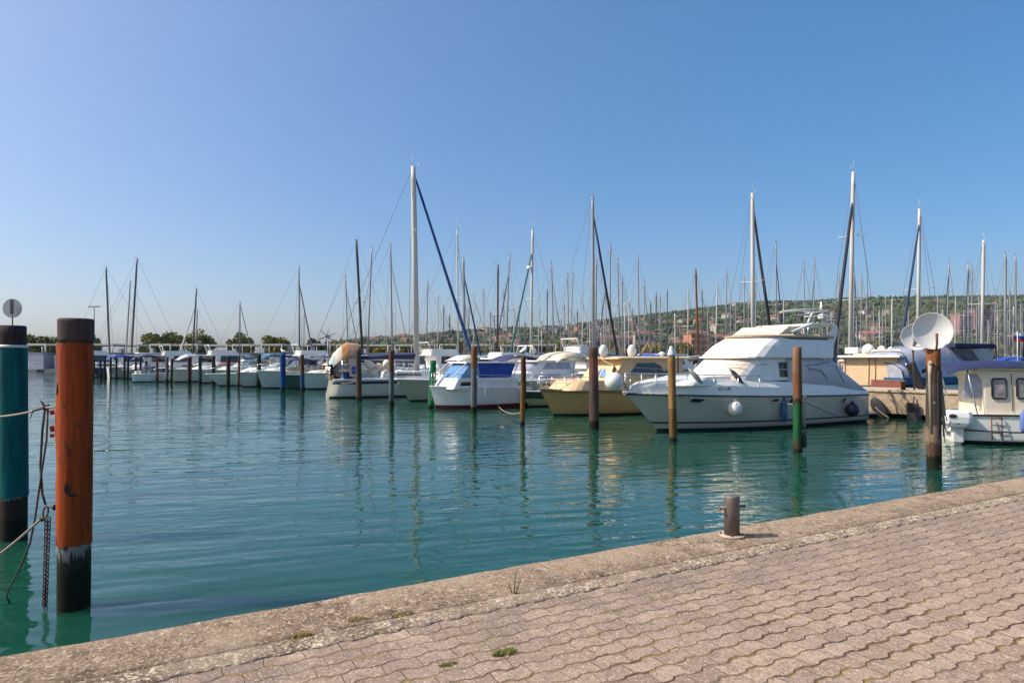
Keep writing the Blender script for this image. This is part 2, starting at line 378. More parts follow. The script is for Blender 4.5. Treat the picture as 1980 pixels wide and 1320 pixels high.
def qobj(mb, name, mat, bevel=0):
    o = mb.build(name, mat, None, bevel); o.location = (E0.x, E0.y, 0); o.rotation_euler = (0, 0, QA); return struct(o)
def wave(u): return PA*max(-1, min(1, 2.3*math.sin(2*math.pi*u/PL)))
CW, MW = .53, .75
# coping: gently uneven top and a worn, rounded arris
cp = MB(); rings = []
NU = 700; U0, U1 = -14.0, 60.0
prof = [(0.02, -1.5), (0.015, QZ-.12), (0.012, QZ-.035), (-.004, QZ-.012), (-.03, QZ-.001), (-.2, QZ), (-.4, QZ), (-CW+.012, QZ-.002), (-CW, QZ-.014), (-CW, QZ-.2)]
for i in range(NU+1):
    u = U0+(U1-U0)*i/NU; r = []
    for k, (y, z) in enumerate(prof):
        n = mnoise.noise((u*3, y*4, 3.1)); n2 = mnoise.noise((u*11, y*9, 7.7))
        dy = (n*.010+n2*.009) if k < 5 else (n2*.010 if k > 6 else 0); dz = (n*.004+n2*.003) if k < 8 else 0
        r.append((u, y+dy, z+dz))
    rings.append(r)
cp.loft(rings, closed=False, cap0=False, cap1=False, smooth=True)
qobj(cp, 'quay_coping', COPING)
mo = MB(); rings = []; KE = round(-MW/PW)*PW
for i in range(2200):
    u = -6+19*i/2200; e = KE+wave(u)+.006*mnoise.noise((u*9, 5, 2))+.004+.010*max(0, mnoise.noise((u*6, 8, 2))+.25)
    rings.append([(u, -CW-.004, QZ-.008+.006*mnoise.noise((u*14, 1, 1))), (u, -.58, QZ+.002+.009*mnoise.noise((u*16, 2, 1))), (u, -.64, QZ+.004+.010*mnoise.noise((u*18, 3, 1))), (u, e+.03, QZ+.002+.008*mnoise.noise((u*21, 4, 1))), (u, e, QZ-.003), (u, e-.002, QZ-.06)])
mo.loft(rings, closed=False, cap0=False, cap1=False, smooth=True)
mo.add([(13, -CW-.004, QZ-.008), (60, -CW-.004, QZ-.008), (60, KE, QZ-.006), (13, KE, QZ-.006)], [(0, 1, 2, 3)])
qobj(mo, 'mortar_strip', MORTAR)
pv = MB(); pts = []
k0 = round((-MW)/PW)*PW
for i in range(1900):
    u = -5+17*i/1900
    pts.append((u, k0+wave(u)+.006*mnoise.noise((u*9, 5, 2))))
for i in range(len(pts)-1):
    (a, b_), (c, d_) = pts[i], pts[i+1]
    o = len(pv.v)
    pv.v += [(a, -9, QZ), (c, -9, QZ), (c, d_-.012, QZ), (a, b_-.012, QZ), (c, d_, QZ-.009), (a, b_, QZ-.009), (c, d_, QZ-.06), (a, b_, QZ-.06)]
    for f in ((0, 1, 2, 3), (3, 2, 4, 5), (5, 4, 6, 7)): pv.f.append([o+x for x in f]); pv.m.append(0); pv.sm.append(False)
pv.add([(12, -9, QZ), (60, -9, QZ), (60, k0, QZ), (12, k0, QZ)], [(0, 1, 2, 3)])
pv.add([(-14, -9, QZ), (-5, -9, QZ), (-5, k0, QZ), (-14, k0, QZ)], [(0, 1, 2, 3)])
qobj(pv, 'quay_paving', paver_mat())
def qpt(px, py, z=QZ):                            # point on the quay top
    return wl(px, py, z)
# ------------------------------------------------------------------ bollard on the quay
BOLL = M('worn_steel', (.15, .135, .125), .55, metal=.35, var=.2, scale=9, bump=.003, bscale=40, dirt=(.2, .1, .06), dirtamt=.55, dscale=7)
PLATE = M('pale_plate', (.42, .34, .26), .8, var=.15, scale=12, bump=.003, bscale=40, dirt=(.25, .13, .07), dirtamt=.5, dscale=9)
bp_ = qpt(1415, 1036)
t = thing('bollard', 'short cylindrical steel mooring bollard with a cross bar standing on the quay edge', 'bollard', (bp_.x, bp_.y, QZ), QA)
MB().lathe((0, 0, .018), [(.068, 0), (.068, .335), (.066, .345), (.060, .35), (0, .35)], 24).build('post', BOLL, t)
MB().lathe((0, 0, .002), [(.115, 0), (.115, .012), (.11, .016), (.0, .016)], 28).build('base_plate', PLATE, t)
cb = MB(); cb.tube([(-.125, .0, .255), (.125, .0, .262)], .0135, 10); cb.lathe((-.131, 0, .255), [(.02, 0), (.02, .008), (0, .008)], 12, axis=(1, 0, 0)); cb.lathe((.125, 0, .262), [(.016, 0), (.016, .008), (0, .008)], 12, axis=(1, 0, 0))
o = cb.build('cross_bar', BOLL, t); o.rotation_euler = (0, 0, R(-14))
for k in range(4):
    a = R(45+90*k); MB().lathe((.095*math.cos(a), .095*math.sin(a), .018), [(.011, 0), (.011, .01), (.006, .013), (0, .013)], 6, smooth=False).build('bolt', RUST, t)
# ------------------------------------------------------------------ grass in the joints
GRASS = M('dry_green_grass', (.16, .17, .03), .8, var=.45, scale=30)
GRASSY = M('yellow_moss', (.26, .20, .03), .9, var=.35, scale=40)
def tuft(name, px, py, n, rad, hgt, label, mat, cat='grass', el=2.2):
    p = qpt(px, py); mb = MB()
    for i in range(n):
        a = random.uniform(0, 6.28); r = rad*math.sqrt(random.random())
        c = Vector((r*math.cos(a)*el, r*math.sin(a), -.006)); q = random.uniform(0, 6.28); h = hgt*random.uniform(.4, 1)
        d = Vector((math.cos(q), math.sin(q), 0))*h*random.uniform(.2, 1.0); s = Vector((-math.sin(q), math.cos(q), 0))*.0022
        mb.add([c-s, c+s, c+d*.5+Vector((0, 0, h*.75))+s*.7, c+d*.5+Vector((0, 0, h*.75))-s*.7, c+d+Vector((0, 0, h))], [(0, 1, 2, 3), (3, 2, 4)])
    o = mb.build(name, mat); o.location = (p.x, p.y, QZ); o.rotation_euler = (0, 0, QA)
    return tag(o, label, cat)
tuft('grass_tuft', 975, 1262, 520, .034, .026, 'bright green grass tuft between the pavers nearest the bottom edge', GRASS)
tuft('grass_tuft', 866, 1284, 260, .024, .018, 'small low green tuft between pavers left of the bright tuft', GRASS)
tuft('grass_tuft', 583, 1229, 170, .03, .028, 'dry yellow grass tuft in the joint behind the coping at left', GRASSY)
tuft('grass_tuft', 690, 1198, 120, .028, .03, 'thin yellowish tuft at the coping joint between two dry tufts', GRASSY)
tuft('grass_tuft', 778, 1187, 140, .034, .018, 'flat mossy tuft in the coping joint left of the tall weed', GRASSY)
tuft('moss_patch', 1275, 1157, 200, .04, .014, 'brownish green moss patch between pavers right of the tall weed', GRASSY, 'moss', 2.8)
tuft('moss_patch', 1165, 1222, 200, .04, .013, 'yellow moss strip in a paver joint right of the bright tuft', GRASSY, 'moss', 3.2)
tuft('moss_patch', 1190, 1180, 220, .03, .014, 'long green moss strip between pavers below the coping crack', GRASS, 'moss', 4)
tuft('moss_patch', 1850, 985, 200, .06, .014, 'low moss strip along the coping joint far right', GRASSY, 'moss', 6)
p = qpt(994, 1145); mb = MB()
for (dx, h, le) in ((0, .155, .01), (.012, .085, .03), (-.014, .07, -.03)):
    mb.tube([(dx, 0, -.004), (dx+le*.5, 0, h*.5), (dx+le, 0, h)], [.005, .0042, .003], 5)
    for k in range(12):
        z = h*(.25+.06*k); a = k*2.4; c = Vector((dx+le*z/h, 0, z)); d = Vector((math.cos(a), math.sin(a), .5))*.016; s = Vector((-math.sin(a), math.cos(a), 0))*.005
        mb.add([c, c+d*.5+s, c+d, c+d*.5-s], [(0, 1, 2, 3)])
o = mb.build('weed', M('weed_green', (.2, .2, .08), .8, var=.3, scale=50)); o.location = (p.x, p.y, QZ); tag(o, 'tall thin weed stalk growing from the coping joint', 'weed')
# ------------------------------------------------------------------ far land, hill
LANDM = M('shore_earth', (.16, .15, .07), .95, var=.3, scale=.08, dirt=(.1, .11, .04), dirtamt=.8, dscale=.03)
HILLM = M('hill_ground', (.06, .08, .035), .95, var=.35, scale=.02, dirt=(.12, .105, .055), dirtamt=.6, dscale=.012)
ld = MB(); ld.loft([[(-75, 150, -1), (-75, 150, 1.0), (-75, 900, 1.2)], [(30, 148, -1), (30, 148, 1.0), (60, 900, 1.2)], [(160, 165, -1), (160, 165, 1.0), (900, 900, 1.2)], [(700, 190, -1), (700, 190, 1.0), (2500, 900, 1.2)]], closed=False, cap0=False, cap1=False)
struct(ld.build('shore_ground', LANDM))
RX = [470, 540, 600, 640, 700, 760, 800, 880, 960, 1040, 1100, 1160, 1240, 1320, 1400, 1480, 1560, 1640, 1720, 1850, 1980, 2300, 2800]
RY = [691, 683, 672, 662, 655, 651, 648, 641, 636, 633, 631, 618, 609, 600, 589, 582, 581, 575, 575, 572, 570, 568, 590]
def hill_pt(px, t):
    d = 600+1150*t; ry = interp(px, RX, RY); zr = (HY-ry)/F*1750+CZ-3.0
    s = t if t < 1 else 1-(t-1)*.6
    z = 1.0+(max(zr, .4)-1.0)*(s**.85 if s > 0 else 0)
    x = (px-CX)/F*d
    z += (mnoise.noise((x*.006, d*.006, 0))*9+mnoise.noise((x*.02, d*.02, 4))*3)*min(1, max(0, (zr-4)/60))*min(1, s*2)*(1 if t < .93 else max(0, (1-t)/.07) if t < 1 else 1)
    return Vector((x, d, z))
cols = list(range(470, 2820, 12)); rows = [i/28 for i in range(0, 43)]
hm = MB(); hm.v = [tuple(hill_pt(px, t)) for px in cols for t in rows]
nr = len(rows)
for i in range(len(cols)-1):
    for j in range(nr-1):
        hm.f.append([i*nr+j, i*nr+j+1, (i+1)*nr+j+1, (i+1)*nr+j]); hm.m.append(0); hm.sm.append(True)
struct(hm.build('hill', HILLM))
# ------------------------------------------------------------------ hillside town
ROOF = M('red_tile_roof', (.18, .085, .06), .9, var=.35, scale=.25)
ROOF2 = M('brown_tile_roof', (.135, .08, .065), .9, var=.35, scale=.25)
WALLS = [M('cream_house_wall', (.46, .39, .31), .9, var=.1, scale=.2), M('peach_house_wall', (.42, .27, .2), .9, var=.1, scale=.2), M('white_house_wall', (.55, .52, .48), .9, var=.1, scale=.2), M('pinkish_house_wall', (.36, .26, .24), .9, var=.1, scale=.2)]
WIN = M('house_window_dark', (.03, .035, .045), .2, var=.2)
def house_mesh(w, d, h, rh, wall, roof, name='house'):
    mb = MB(); o = .5
    mb.add([(-w/2, -d/2, -4), (w/2, -d/2, -4), (w/2, d/2, -4), (-w/2, d/2, -4), (-w/2, -d/2, h), (w/2, -d/2, h), (w/2, d/2, h), (-w/2, d/2, h)], [(0, 1, 5, 4), (1, 2, 6, 5), (2, 3, 7, 6), (3, 0, 4, 7)])
    mb.add([(-w/2, -d/2, h), (-w/2, d/2, h), (-w/2, 0, h+rh)], [(0, 1, 2)]); mb.add([(w/2, -d/2, h), (w/2, d/2, h), (w/2, 0, h+rh)], [(0, 1, 2)])
    th = .3
    for s in (-1, 1):
        mb.add([(-w/2-o, s*(d/2+o), h-o*rh/d*2), (w/2+o, s*(d/2+o), h-o*rh/d*2), (w/2+o, 0, h+rh), (-w/2-o, 0, h+rh), (-w/2-o, s*(d/2+o), h-o*rh/d*2+th), (w/2+o, s*(d/2+o), h-o*rh/d*2+th), (w/2+o, 0, h+rh+th), (-w/2-o, 0, h+rh+th)], [(4, 5, 6, 7), (0, 1, 5, 4), (0, 4, 7, 3), (1, 2, 6, 5)], 1)
    for fl in range(max(1, int(h//2.8))):
        z = fl*2.9+1.0; nw = int(w//3)
        for k in range(nw):
            x = -w/2+w*(k+.5)/nw
            for s in (-1, 1): mb.add([(x-.6, s*(d/2+.04), z), (x+.6, s*(d/2+.04), z), (x+.6, s*(d/2+.04), z+1.4), (x-.6, s*(d/2+.04), z+1.4)], [(0, 1, 2, 3)], 2)
        for s in (-1, 1): mb.add([(s*(w/2+.04), -.6, z), (s*(w/2+.04), .6, z), (s*(w/2+.04), .6, z+1.4), (s*(w/2+.04), -.6, z+1.4)], [(0, 1, 2, 3)], 2)
    mb.box((w*.2, d*.15, h+rh*.9), (.8, .8, 2), mat=0)
    return mb.build(name, [wall, roof, WIN])
protos = []
for i, (w_, d_, h_, rh_) in enumerate([(13, 10, 6, 3), (11, 9, 6, 2.6), (16, 11, 8.5, 3), (10, 9, 5.6, 2.6), (20, 11, 8.8, 3), (14, 10, 6, 3)]):
    protos.append(house_mesh(w_, d_, h_, rh_, WALLS[i % 4], ROOF if i % 3 else ROOF2))
used = [False]*len(protos); spots = []; rng = random.Random(11)
HREG = [(735, 900, .15, .9, 26), (890, 1130, .1, .92, 52), (1110, 1330, .02, .6, 34), (1300, 1480, .02, .55, 22), (1480, 1720, .08, .45, 13), (1700, 1980, .02, .3, 9), (1380, 1620, .78, .93, 5), (640, 740, .3, .9, 10)]
for (x0, x1, t0, t1, n) in HREG:
    k = 0; tries = 0
    while k < n and tries < 4000:
        tries += 1; px = rng.uniform(x0, x1); t_ = rng.uniform(t0, t1); p = hill_pt(px, t_)
        if all((p.x-q.x)**2+(p.y-q.y)**2 > 19**2 for q in spots):
            spots.append(p); k += 1
            j = rng.randrange(len(protos))
            if used[j]: o = protos[j].copy(); COL.objects.link(o)
            else: o = protos[j]; used[j] = True
            o.location = p; o.scale = (.85, .85, .85); o.rotation_euler = (0, 0, rng.uniform(-.9, .9)+rng.choice((0, math.pi/2)))
            tag(o, ['small cream house with a brown tiled roof among trees on the far hillside', 'small peach walled house with a red tiled roof on the far hillside', 'white walled house with a red tiled roof on the far hillside', 'pinkish house with a brown tiled roof on the far hillside', 'long cream house with a red tiled roof on the far hillside', 'peach house of middle size with a red tiled roof on the far hillside'][j], 'house', 'houses scattered over the far hillside')
for j, u_ in enumerate(used):
    if not u_: bpy.data.objects.remove(protos[j])
HSPOTS = [(p.x, p.y) for p in spots]
def block(name, x0, x1, ytop, px, t_, dep, wall, label, floors, rx=None, roof=None, rz=0, balc=None):
    g = hill_pt(px, t_); d = g.y; w_ = (x1-x0)/F*d; zt = CZ+(HY-ytop)/F*d; h = zt-g.z
    th = thing(name, label, 'building', ((((x0+x1)/2)-CX)/F*d, d, g.z), rz)
    HSPOTS.append((th.location.x, d))
    MB().box((0, 0, h/2-3), (w_, dep, h+6)).build('wall', wall, th)
    if roof:
        r = MB(); r.add([(-w_/2-1, -dep/2-1, h), (w_/2+1, -dep/2-1, h), (w_/2+1, dep/2+1, h), (-w_/2-1, dep/2+1, h), (-w_/2+3, 0, h+3.2), (w_/2-3, 0, h+3.2)], [(0, 1, 5, 4), (1, 2, 5), (2, 3, 4, 5), (3, 0, 4), (3, 2, 1, 0)]); r.build('roof', roof, th)
    else: MB().box((0, 0, h+.3), (w_+.8, dep+.8, .6)).build('roof', WALLS[3], th)
    n = max(2, int(w_//4.5))
    for fl in range(floors):
        z = h*(fl+.5)/floors
        for k in range(n):
            x = -w_/2+w_*(k+.5)/n
            MB().box((x, -dep/2-.03, z), (w_/n*.45, .12, h/floors*.5)).build('window', WIN, th)
        if balc: MB().box((0, -dep/2-.7, z-h/floors*.32), (w_*.94, 1.2, h/floors*.28)).build('balcony', balc, th)
    return th
ORB = M('orange_block_wall', (.42, .17, .09), .9, var=.1, scale=.1)
PURP = M('dusty_pink_block', (.27, .15, .16), .9, var=.15, scale=.1)
block('apartment_block', 1327, 1368, 645, 1347, .0, 14, ORB, 'orange apartment block with pale balconies at the foot of the hill', 4, roof=ROOF, rz=.25, balc=WALLS[1])
block('apartment_block', 1368, 1402, 652, 1385, .02, 14, WALLS[3], 'pinkish block directly right of the orange apartment block', 3, roof=ROOF)
block('tower_block', 1847, 1872, 607, 1860, .12, 16, PURP, 'dusty pink tower block with balconies, left one of the pair', 8, balc=WALLS[3])
block('tower_block', 1876, 1915, 600, 1895, .14, 16, PURP, 'wider dusty pink tower block on the right, behind the masts', 9, balc=M('mauve_balcony', (.3, .2, .25), .9))
block('long_building', 1150, 1222, 654, 1186, .0, 14, WALLS[3], 'long low building with a red roof right of the tall grey mast', 2, roof=ROOF)
block('long_building', 1225, 1262, 646, 1244, .05, 13, WALLS[0], 'shorter red roofed building behind the beige cruiser', 2, roof=ROOF)
block('white_building', 1052, 1078, 630, 1065, .55, 16, M('bluish_white_wall', (.5, .55, .62), .8), 'pale bluish flat roofed building high in the hillside town', 2)
block('long_building', 1405, 1445, 650, 1425, .03, 13, WALLS[1], 'reddish row building left of the white yacht canopy', 3, roof=ROOF2)
block('low_building', 1265, 1318, 664, 1290, .0, 16, M('dark_glazed_wall', (.1, .12, .12), .5), 'dark low waterfront building left of the orange block', 1)
block('red_roof_hall', 1660, 1700, 645, 1680, .1, 14, WALLS[2], 'low hall with a pinkish red roof in the trees right of the flybridge', 1, roof=M('pink_red_roof', (.42, .13, .12), .8))
# trees on the hill: one far-off wood
LEAVES = [M('wood_leaf_mid', (.036, .062, .02), .9, var=.4, scale=.06), M('wood_leaf_dark', (.022, .042, .018), .9, var=.35, scale=.06), M('wood_leaf_olive', (.06, .078, .026), .9, var=.3, scale=.06), M('wood_leaf_dry', (.085, .07, .035), .9, var=.3, scale=.06)]
bmi = bmesh.new(); bmesh.ops.create_icosphere(bmi, subdivisions=1, radius=1); IV = [v.co.copy() for v in bmi.verts]; IF = [[v.index for v in f.verts] for f in bmi.faces]; bmi.free()
wd = MB(); rng = random.Random(5)
cell = {}
for (x, y) in HSPOTS: cell.setdefault((int(x//20), int(y//20)), []).append((x, y))
def near_house(x, y):
    for i in (-1, 0, 1):
        for j in (-1, 0, 1):
            for (hx, hy) in cell.get((int(x//20)+i, int(y//20)+j), ()):
                if abs(hx-x) < 8 and -11 < y-hy < 7: return True
    return False
cnt = 0
while cnt < 12000:
    px = rng.uniform(520, 2350); t_ = rng.random()**.9*1.06
    if rng.random() < .3: t_ = rng.uniform(.9, 1.05)
    p = hill_pt(px, t_)
    if p.z < 1.5 or near_house(p.x, p.y): continue
    den = mnoise.noise((p.x*.008, p.y*.008, 9))
    if den < -.28 and t_ < .9 and rng.random() < .6: continue
    cnt += 1
    pick = rng.random()+mnoise.noise((p.x*.004, p.y*.004, 20))*.5
    mi = 1 if pick < .3 else 0 if pick < .7 else 2 if pick < .97 else 3
    tall = rng.random() < .09
    r = rng.uniform(2.2, 5.2)*(.55 if t_ > .88 else .8 if t_ > .6 else 1); hz = r*rng.uniform(.8, 1.25)
    if tall: r *= .45; hz = r*rng.uniform(2.6, 4); mi = 1
    for b_ in range(1 if tall else 2):
        ox, oy, oz, s = (0, 0, 0, 1) if b_ == 0 else (rng.uniform(-.8, .8)*r, rng.uniform(-.5, .5)*r, rng.uniform(-.1, .4)*r, rng.uniform(.45, .75))
        vs = [(p.x+ox+v.x*r*s*rng.uniform(.7, 1.2), p.y+oy+v.y*r*s*rng.uniform(.7, 1.2), p.z+oz+hz*.75+v.z*hz*s*rng.uniform(.75, 1.2)) for v in IV]
        wd.add(vs, IF, mi)
me = bpy.data.meshes.new('hillside_wood'); me.from_pydata(wd.v, [], wd.f)
for m_ in LEAVES: me.materials.append(m_)
me.polygons.foreach_set('material_index', wd.m); me.update()
o = bpy.data.objects.new('hillside_wood', me); COL.objects.link(o); tag(o, 'wood of green trees covering the far hillside', 'wood', None, 'stuff')
# ------------------------------------------------------------------ trees on the near shore
BARK = M('brown_bark', (.09, .06, .04), .95, var=.3, scale=2)
LF = [[M('shore_leaf_green', (.21, .2, .045), .8, var=.35, scale=1), M('shore_leaf_deep', (.12, .13, .03), .8, var=.3, scale=1)],  # brighter and deeper leaf tone, mixed at random by cluster
      [M('shore_leaf_yellow', (.24, .2, .03), .8, var=.35, scale=1), M('shore_leaf_olive', (.14, .14, .03), .8, var=.3, scale=1)],
      [M('shore_leaf_dark', (.03, .05, .022), .8, var=.35, scale=1), M('shore_leaf_blue', (.02, .035, .025), .8, var=.3, scale=1)]]
def tree_proto(name, rx, rz, trunk, seed, pal, nleaf=5200):
    rg = random.Random(seed); root = thing(name, 'x', 'tree')
    tr = MB(); tr.tube([(0, 0, -.4), (.05, 0, trunk*.5), (0, .05, trunk+rz*.4)], [.26, .2, .12], 8)
    for k in range(6):
        a = k*1.05+rg.random(); tr.tube([(0, 0, trunk*.7), (rx*.3*math.cos(a), rx*.3*math.sin(a), trunk+rz*.3), (rx*.65*math.cos(a), rx*.65*math.sin(a), trunk+rz*.7)], [.12, .08, .04], 6)
    tr.build('trunk', BARK, root)
    lf = MB(); cl = []
    for k in range(34):
        while True:
            q = Vector((rg.uniform(-1, 1), rg.uniform(-1, 1), rg.uniform(-1, 1)))
            if q.length < 1: break
        cl.append((q, rg.uniform(.22, .42), rg.random()))
    for i in range(nleaf):
        c, s, m_ = cl[rg.randrange(len(cl))]
        q = c*.8+Vector((rg.gauss(0, 1), rg.gauss(0, 1), rg.gauss(0, 1))).normalized()*s*rg.uniform(.6, 1.05)
        if q.z < -.75: continue
        p = Vector((q.x*rx, q.y*rx, trunk+rz*.8+q.z*rz)); e = rg.uniform(.2, .42)
        a = Vector((rg.gauss(0, 1), rg.gauss(0, 1), rg.gauss(0, 1))).normalized()*e; b_ = a.orthogonal().normalized()*e*.6
        lf.add([p-a, p+b_, p+a, p-b_], [(0, 1, 2, 3)], 0 if m_ > .4 else 1)
    lf.build('crown', LF[pal], root)
    return root
tp = [tree_proto('broad_tree', 4.2, 2.6, 1.6, 1, 0), tree_proto('broad_tree', 3.6, 3.2, 1.4, 2, 0), tree_proto('shrub', 3.4, 1.9, .5, 3, 1), tree_proto('dark_tree', 3.2, 3.0, 1.4, 4, 2)]
tused = [False]*4
def put_tree(k, px, d, s, sz, label, grp):
    o = copy_tree(tp[k]) if tused[k] else tp[k]; tused[k] = True
    o.location = ((px-CX)/F*d, d, 1.0); o.scale = (s, s, sz); o.rotation_euler = (0, 0, random.uniform(0, 6.28)); o['label'] = label; o['group'] = grp
G = 'trees on the shore behind the floating houses'
for (k, px, top, hw, lab) in [(0, 78, 655, 34, 'rounded green tree behind the leftmost floating house'), (1, 178, 653, 14, 'green tree just right of the orange pile'), (0, 315, 650, 37, 'wide domed green tree left of the pair of rounded shore trees'),
        (1, 388, 645, 28, 'tall rounded green tree behind the leaning thin masts'), (1, 466, 652, 24, 'rounded tree behind the mast with a slanting forestay'), (0, 531, 656, 25, 'low domed tree above the cream roof, left of the wind generator'),
        (3, 605, 661, 17, 'small dark tree behind the wind generator'), (3, 20, 657, 14, 'dark tree behind the teal pile')]:
    d = 165.0; H = (HY-top+5)/F*d+CZ-1.0; rx = [4.2, 3.6, 3.4, 3.2][k]; h0 = [1.6+2.6*1.65, 1.4+3.2*1.65, .5+1.9*1.65, 1.4+3*1.65][k]
    put_tree(k, px, d, hw/F*d/rx*1.15, H/h0, lab, G)
sx = 625
rng = random.Random(3)
while sx < 1330:
    k = 2 if rng.random() < .75 else 3
    top = rng.uniform(662, 674); d = rng.uniform(158, 185); H = (HY-top)/F*d+CZ-1.0
    hw = rng.uniform(14, 26); rx = 3.4 if k == 2 else 3.2; h0 = .5+1.9*1.65 if k == 2 else 1.4+3*1.65
    put_tree(k, sx, d, hw/F*d/rx, H/h0, 'low yellow green shrub in the shore hedge behind the boats' if k == 2 else 'low dark green tree in the shore hedge behind the boats', 'shrubs of the shore hedge')
    sx += hw*rng.uniform(.7, 1.1)
sx = 1420
while sx < 1990:
    top = rng.uniform(655, 672); d = rng.uniform(170, 220); H = (HY-top)/F*d+CZ-1.0; hw = rng.uniform(16, 28)
    put_tree(3 if rng.random() < .6 else 1, sx, d, hw/F*d/3.3, H/6.4, 'green shore tree behind the masts at the right', 'trees behind the right hand masts')
    sx += hw*rng.uniform(.9, 1.6)

# the air between here and the hill
hz = MB(); hz.box((0, 1800, 120), (8000, 6000, 242)); ho = hz.build('haze', [])
hmt = bpy.data.materials.new('haze_air'); hmt.use_nodes = True; hn = hmt.node_tree; hn.nodes.remove(hn.nodes['Principled BSDF'])
pvn = hn.nodes.new('ShaderNodeVolumePrincipled'); pvn.inputs['Color'].default_value = (.75, .85, 1, 1); pvn.inputs['Density'].default_value = .00005; pvn.inputs['Anisotropy'].default_value = .2
hn.links.new(pvn.outputs[0], hn.nodes['Material Output'].inputs['Volume']); ho.data.materials.append(hmt)
tag(ho, 'thin pale haze in the air over the harbour and the hill', 'haze', None, 'stuff')
# ------------------------------------------------------------------ mooring piles
def band_mat(name, bands, rag=.1, chip=None, rough=.75):
    m = bpy.data.materials.new(name); m.use_nodes = True; nt = m.node_tree; L = nt.links; b = nt.nodes['Principled BSDF']
    b.inputs['Roughness'].default_value = rough; b.inputs['Specular IOR Level'].default_value = .15
    tc = nd(nt, 'ShaderNodeTexCoord'); sp = nd(nt, 'ShaderNodeSeparateXYZ'); L.new(tc.outputs['Object'], sp.inputs[0])
    def nz(s, st=(1, 1, 1), d=6, r=.65):
        mp = nd(nt, 'ShaderNodeMapping'); mp.inputs['Scale'].default_value = st; L.new(tc.outputs['Object'], mp.inputs[0])
        n = nd(nt, 'ShaderNodeTexNoise'); n.inputs['Scale'].default_value = s; n.inputs['Detail'].default_value = d; n.inputs['Roughness'].default_value = r
        L.new(mp.outputs[0], n.inputs['Vector']); return n.outputs[0]
    a = nd(nt, 'ShaderNodeMath', operation='SUBTRACT'); L.new(nz(11, (1, 1, .22), 8, .75), a.inputs[0]); a.inputs[1].default_value = .5
    c = nd(nt, 'ShaderNodeMath', operation='MULTIPLY_ADD'); L.new(a.outputs[0], c.inputs[0]); c.inputs[1].default_value = rag*3.2; L.new(sp.outputs[2], c.inputs[2])
    dv = nd(nt, 'ShaderNodeMath', operation='DIVIDE'); L.new(c.outputs[0], dv.inputs[0]); dv.inputs[1].default_value = 3.2
    cr = nd(nt, 'ShaderNodeValToRGB'); cr.color_ramp.interpolation = 'LINEAR'; el = cr.color_ramp.elements
    while len(el) > 1: el.remove(el[-1])
    el[0].position = 0; el[0].color = bands[0][1]+(1,)
    for i_, (z, col) in enumerate(bands[1:]):
        e = el.new(max(0.001, min(.998, z/3.2-.006))); e.color = bands[i_][1]+(1,)
        e = el.new(max(0.003, min(1, z/3.2+.006))); e.color = col+(1,)
    L.new(dv.outputs[0], cr.inputs[0])
    g = nd(nt, 'ShaderNodeMapRange'); g.inputs['From Min'].default_value = .3; g.inputs['From Max'].default_value = .7; g.inputs['To Min'].default_value = .5; g.inputs['To Max'].default_value = 1.35
    L.new(nz(16, (1, 1, .06)), g.inputs[0])
    x = nd(nt, 'ShaderNodeMix', data_type='RGBA', blend_type='MULTIPLY'); x.inputs[0].default_value = 1
    L.new(cr.outputs[0], x.inputs[6]); L.new(g.outputs[0], x.inputs[7]); out = x.outputs[2]
    if chip:
        r = nd(nt, 'ShaderNodeMapRange'); r.inputs['From Min'].default_value = chip[1]; r.inputs['From Max'].default_value = chip[1]+.02
        L.new(nz(4.5, (1, 1, .7), 5), r.inputs[0]); y = nd(nt, 'ShaderNodeMix', data_type='RGBA'); L.new(r.outputs[0], y.inputs[0]); L.new(out, y.inputs[6]); y.inputs[7].default_value = chip[0]+(1,); out = y.outputs[2]
    L.new(out, b.inputs['Base Color'])
    bp = nd(nt, 'ShaderNodeBump'); bp.inputs['Distance'].default_value = .012; L.new(nz(14, (1, 1, .12), 7, .7), bp.inputs['Height']); L.new(bp.outputs[0], b.inputs['Normal'])
    return m
ALG = (.012, .014, .008); WETG = (.02, .035, .012)
def pile_shaft(mb, r0, r1, h, lean=(0, 0), z0=-1.4, seed=0, n=18, rings=22, rough=.03, mat=0):
    R_ = []
    for i in range(rings+1):
        f = i/rings; z = z0+(h-z0)*f; rr = lerp(r0, r1, f); q = []
        for j in range(n):
            a = 2*math.pi*j/n
            k = 1+rough*2*mnoise.noise((math.cos(a)*1.5, math.sin(a)*1.5, z*1.1+seed*9.1))
            q.append((rr*k*math.cos(a)+lean[0]*z/h, rr*k*math.sin(a)+lean[1]*z/h, z))
        R_.append(q)
    last = R_[-1]; cx = sum(p[0] for p in last)/n; cy = sum(p[1] for p in last)/n
    R_.append([(cx+(p[0]-cx)*.9, cy+(p[1]-cy)*.9, h+.012) for p in last])
    return mb.loft(R_, mat, smooth=True, cap0=True, cap1=True)
PG = 'mooring piles standing in the water before the berths'
def pile(xt, yt, xb, yb, wpx, bands, label, rag=.1, chip=None, seed=0, rough=.03, taper=.97, mname='pile_wood'):
    base = wl(xb, yb); d = base.y; h = CZ+(HY-yt)/F*d; r = wpx/F*d/2
    th = thing('mooring_pile', label, 'pile', base, 0, PG)
    mb = MB(); pile_shaft(mb, r*1.0, r*taper, h, ((xt-xb)/F*d, 0), seed=seed, rough=rough)
    mb.build('shaft', band_mat(mname, bands, rag, chip), th)
    return th, base, h, r
WOODD = (.06, .04, .03); WOODB = (.12, .06, .03); WOODT = (.2, .115, .05); GREYW = (.16, .15, .135); GRN = (.015, .1, .04); RUSTB = (.2, .075, .03)
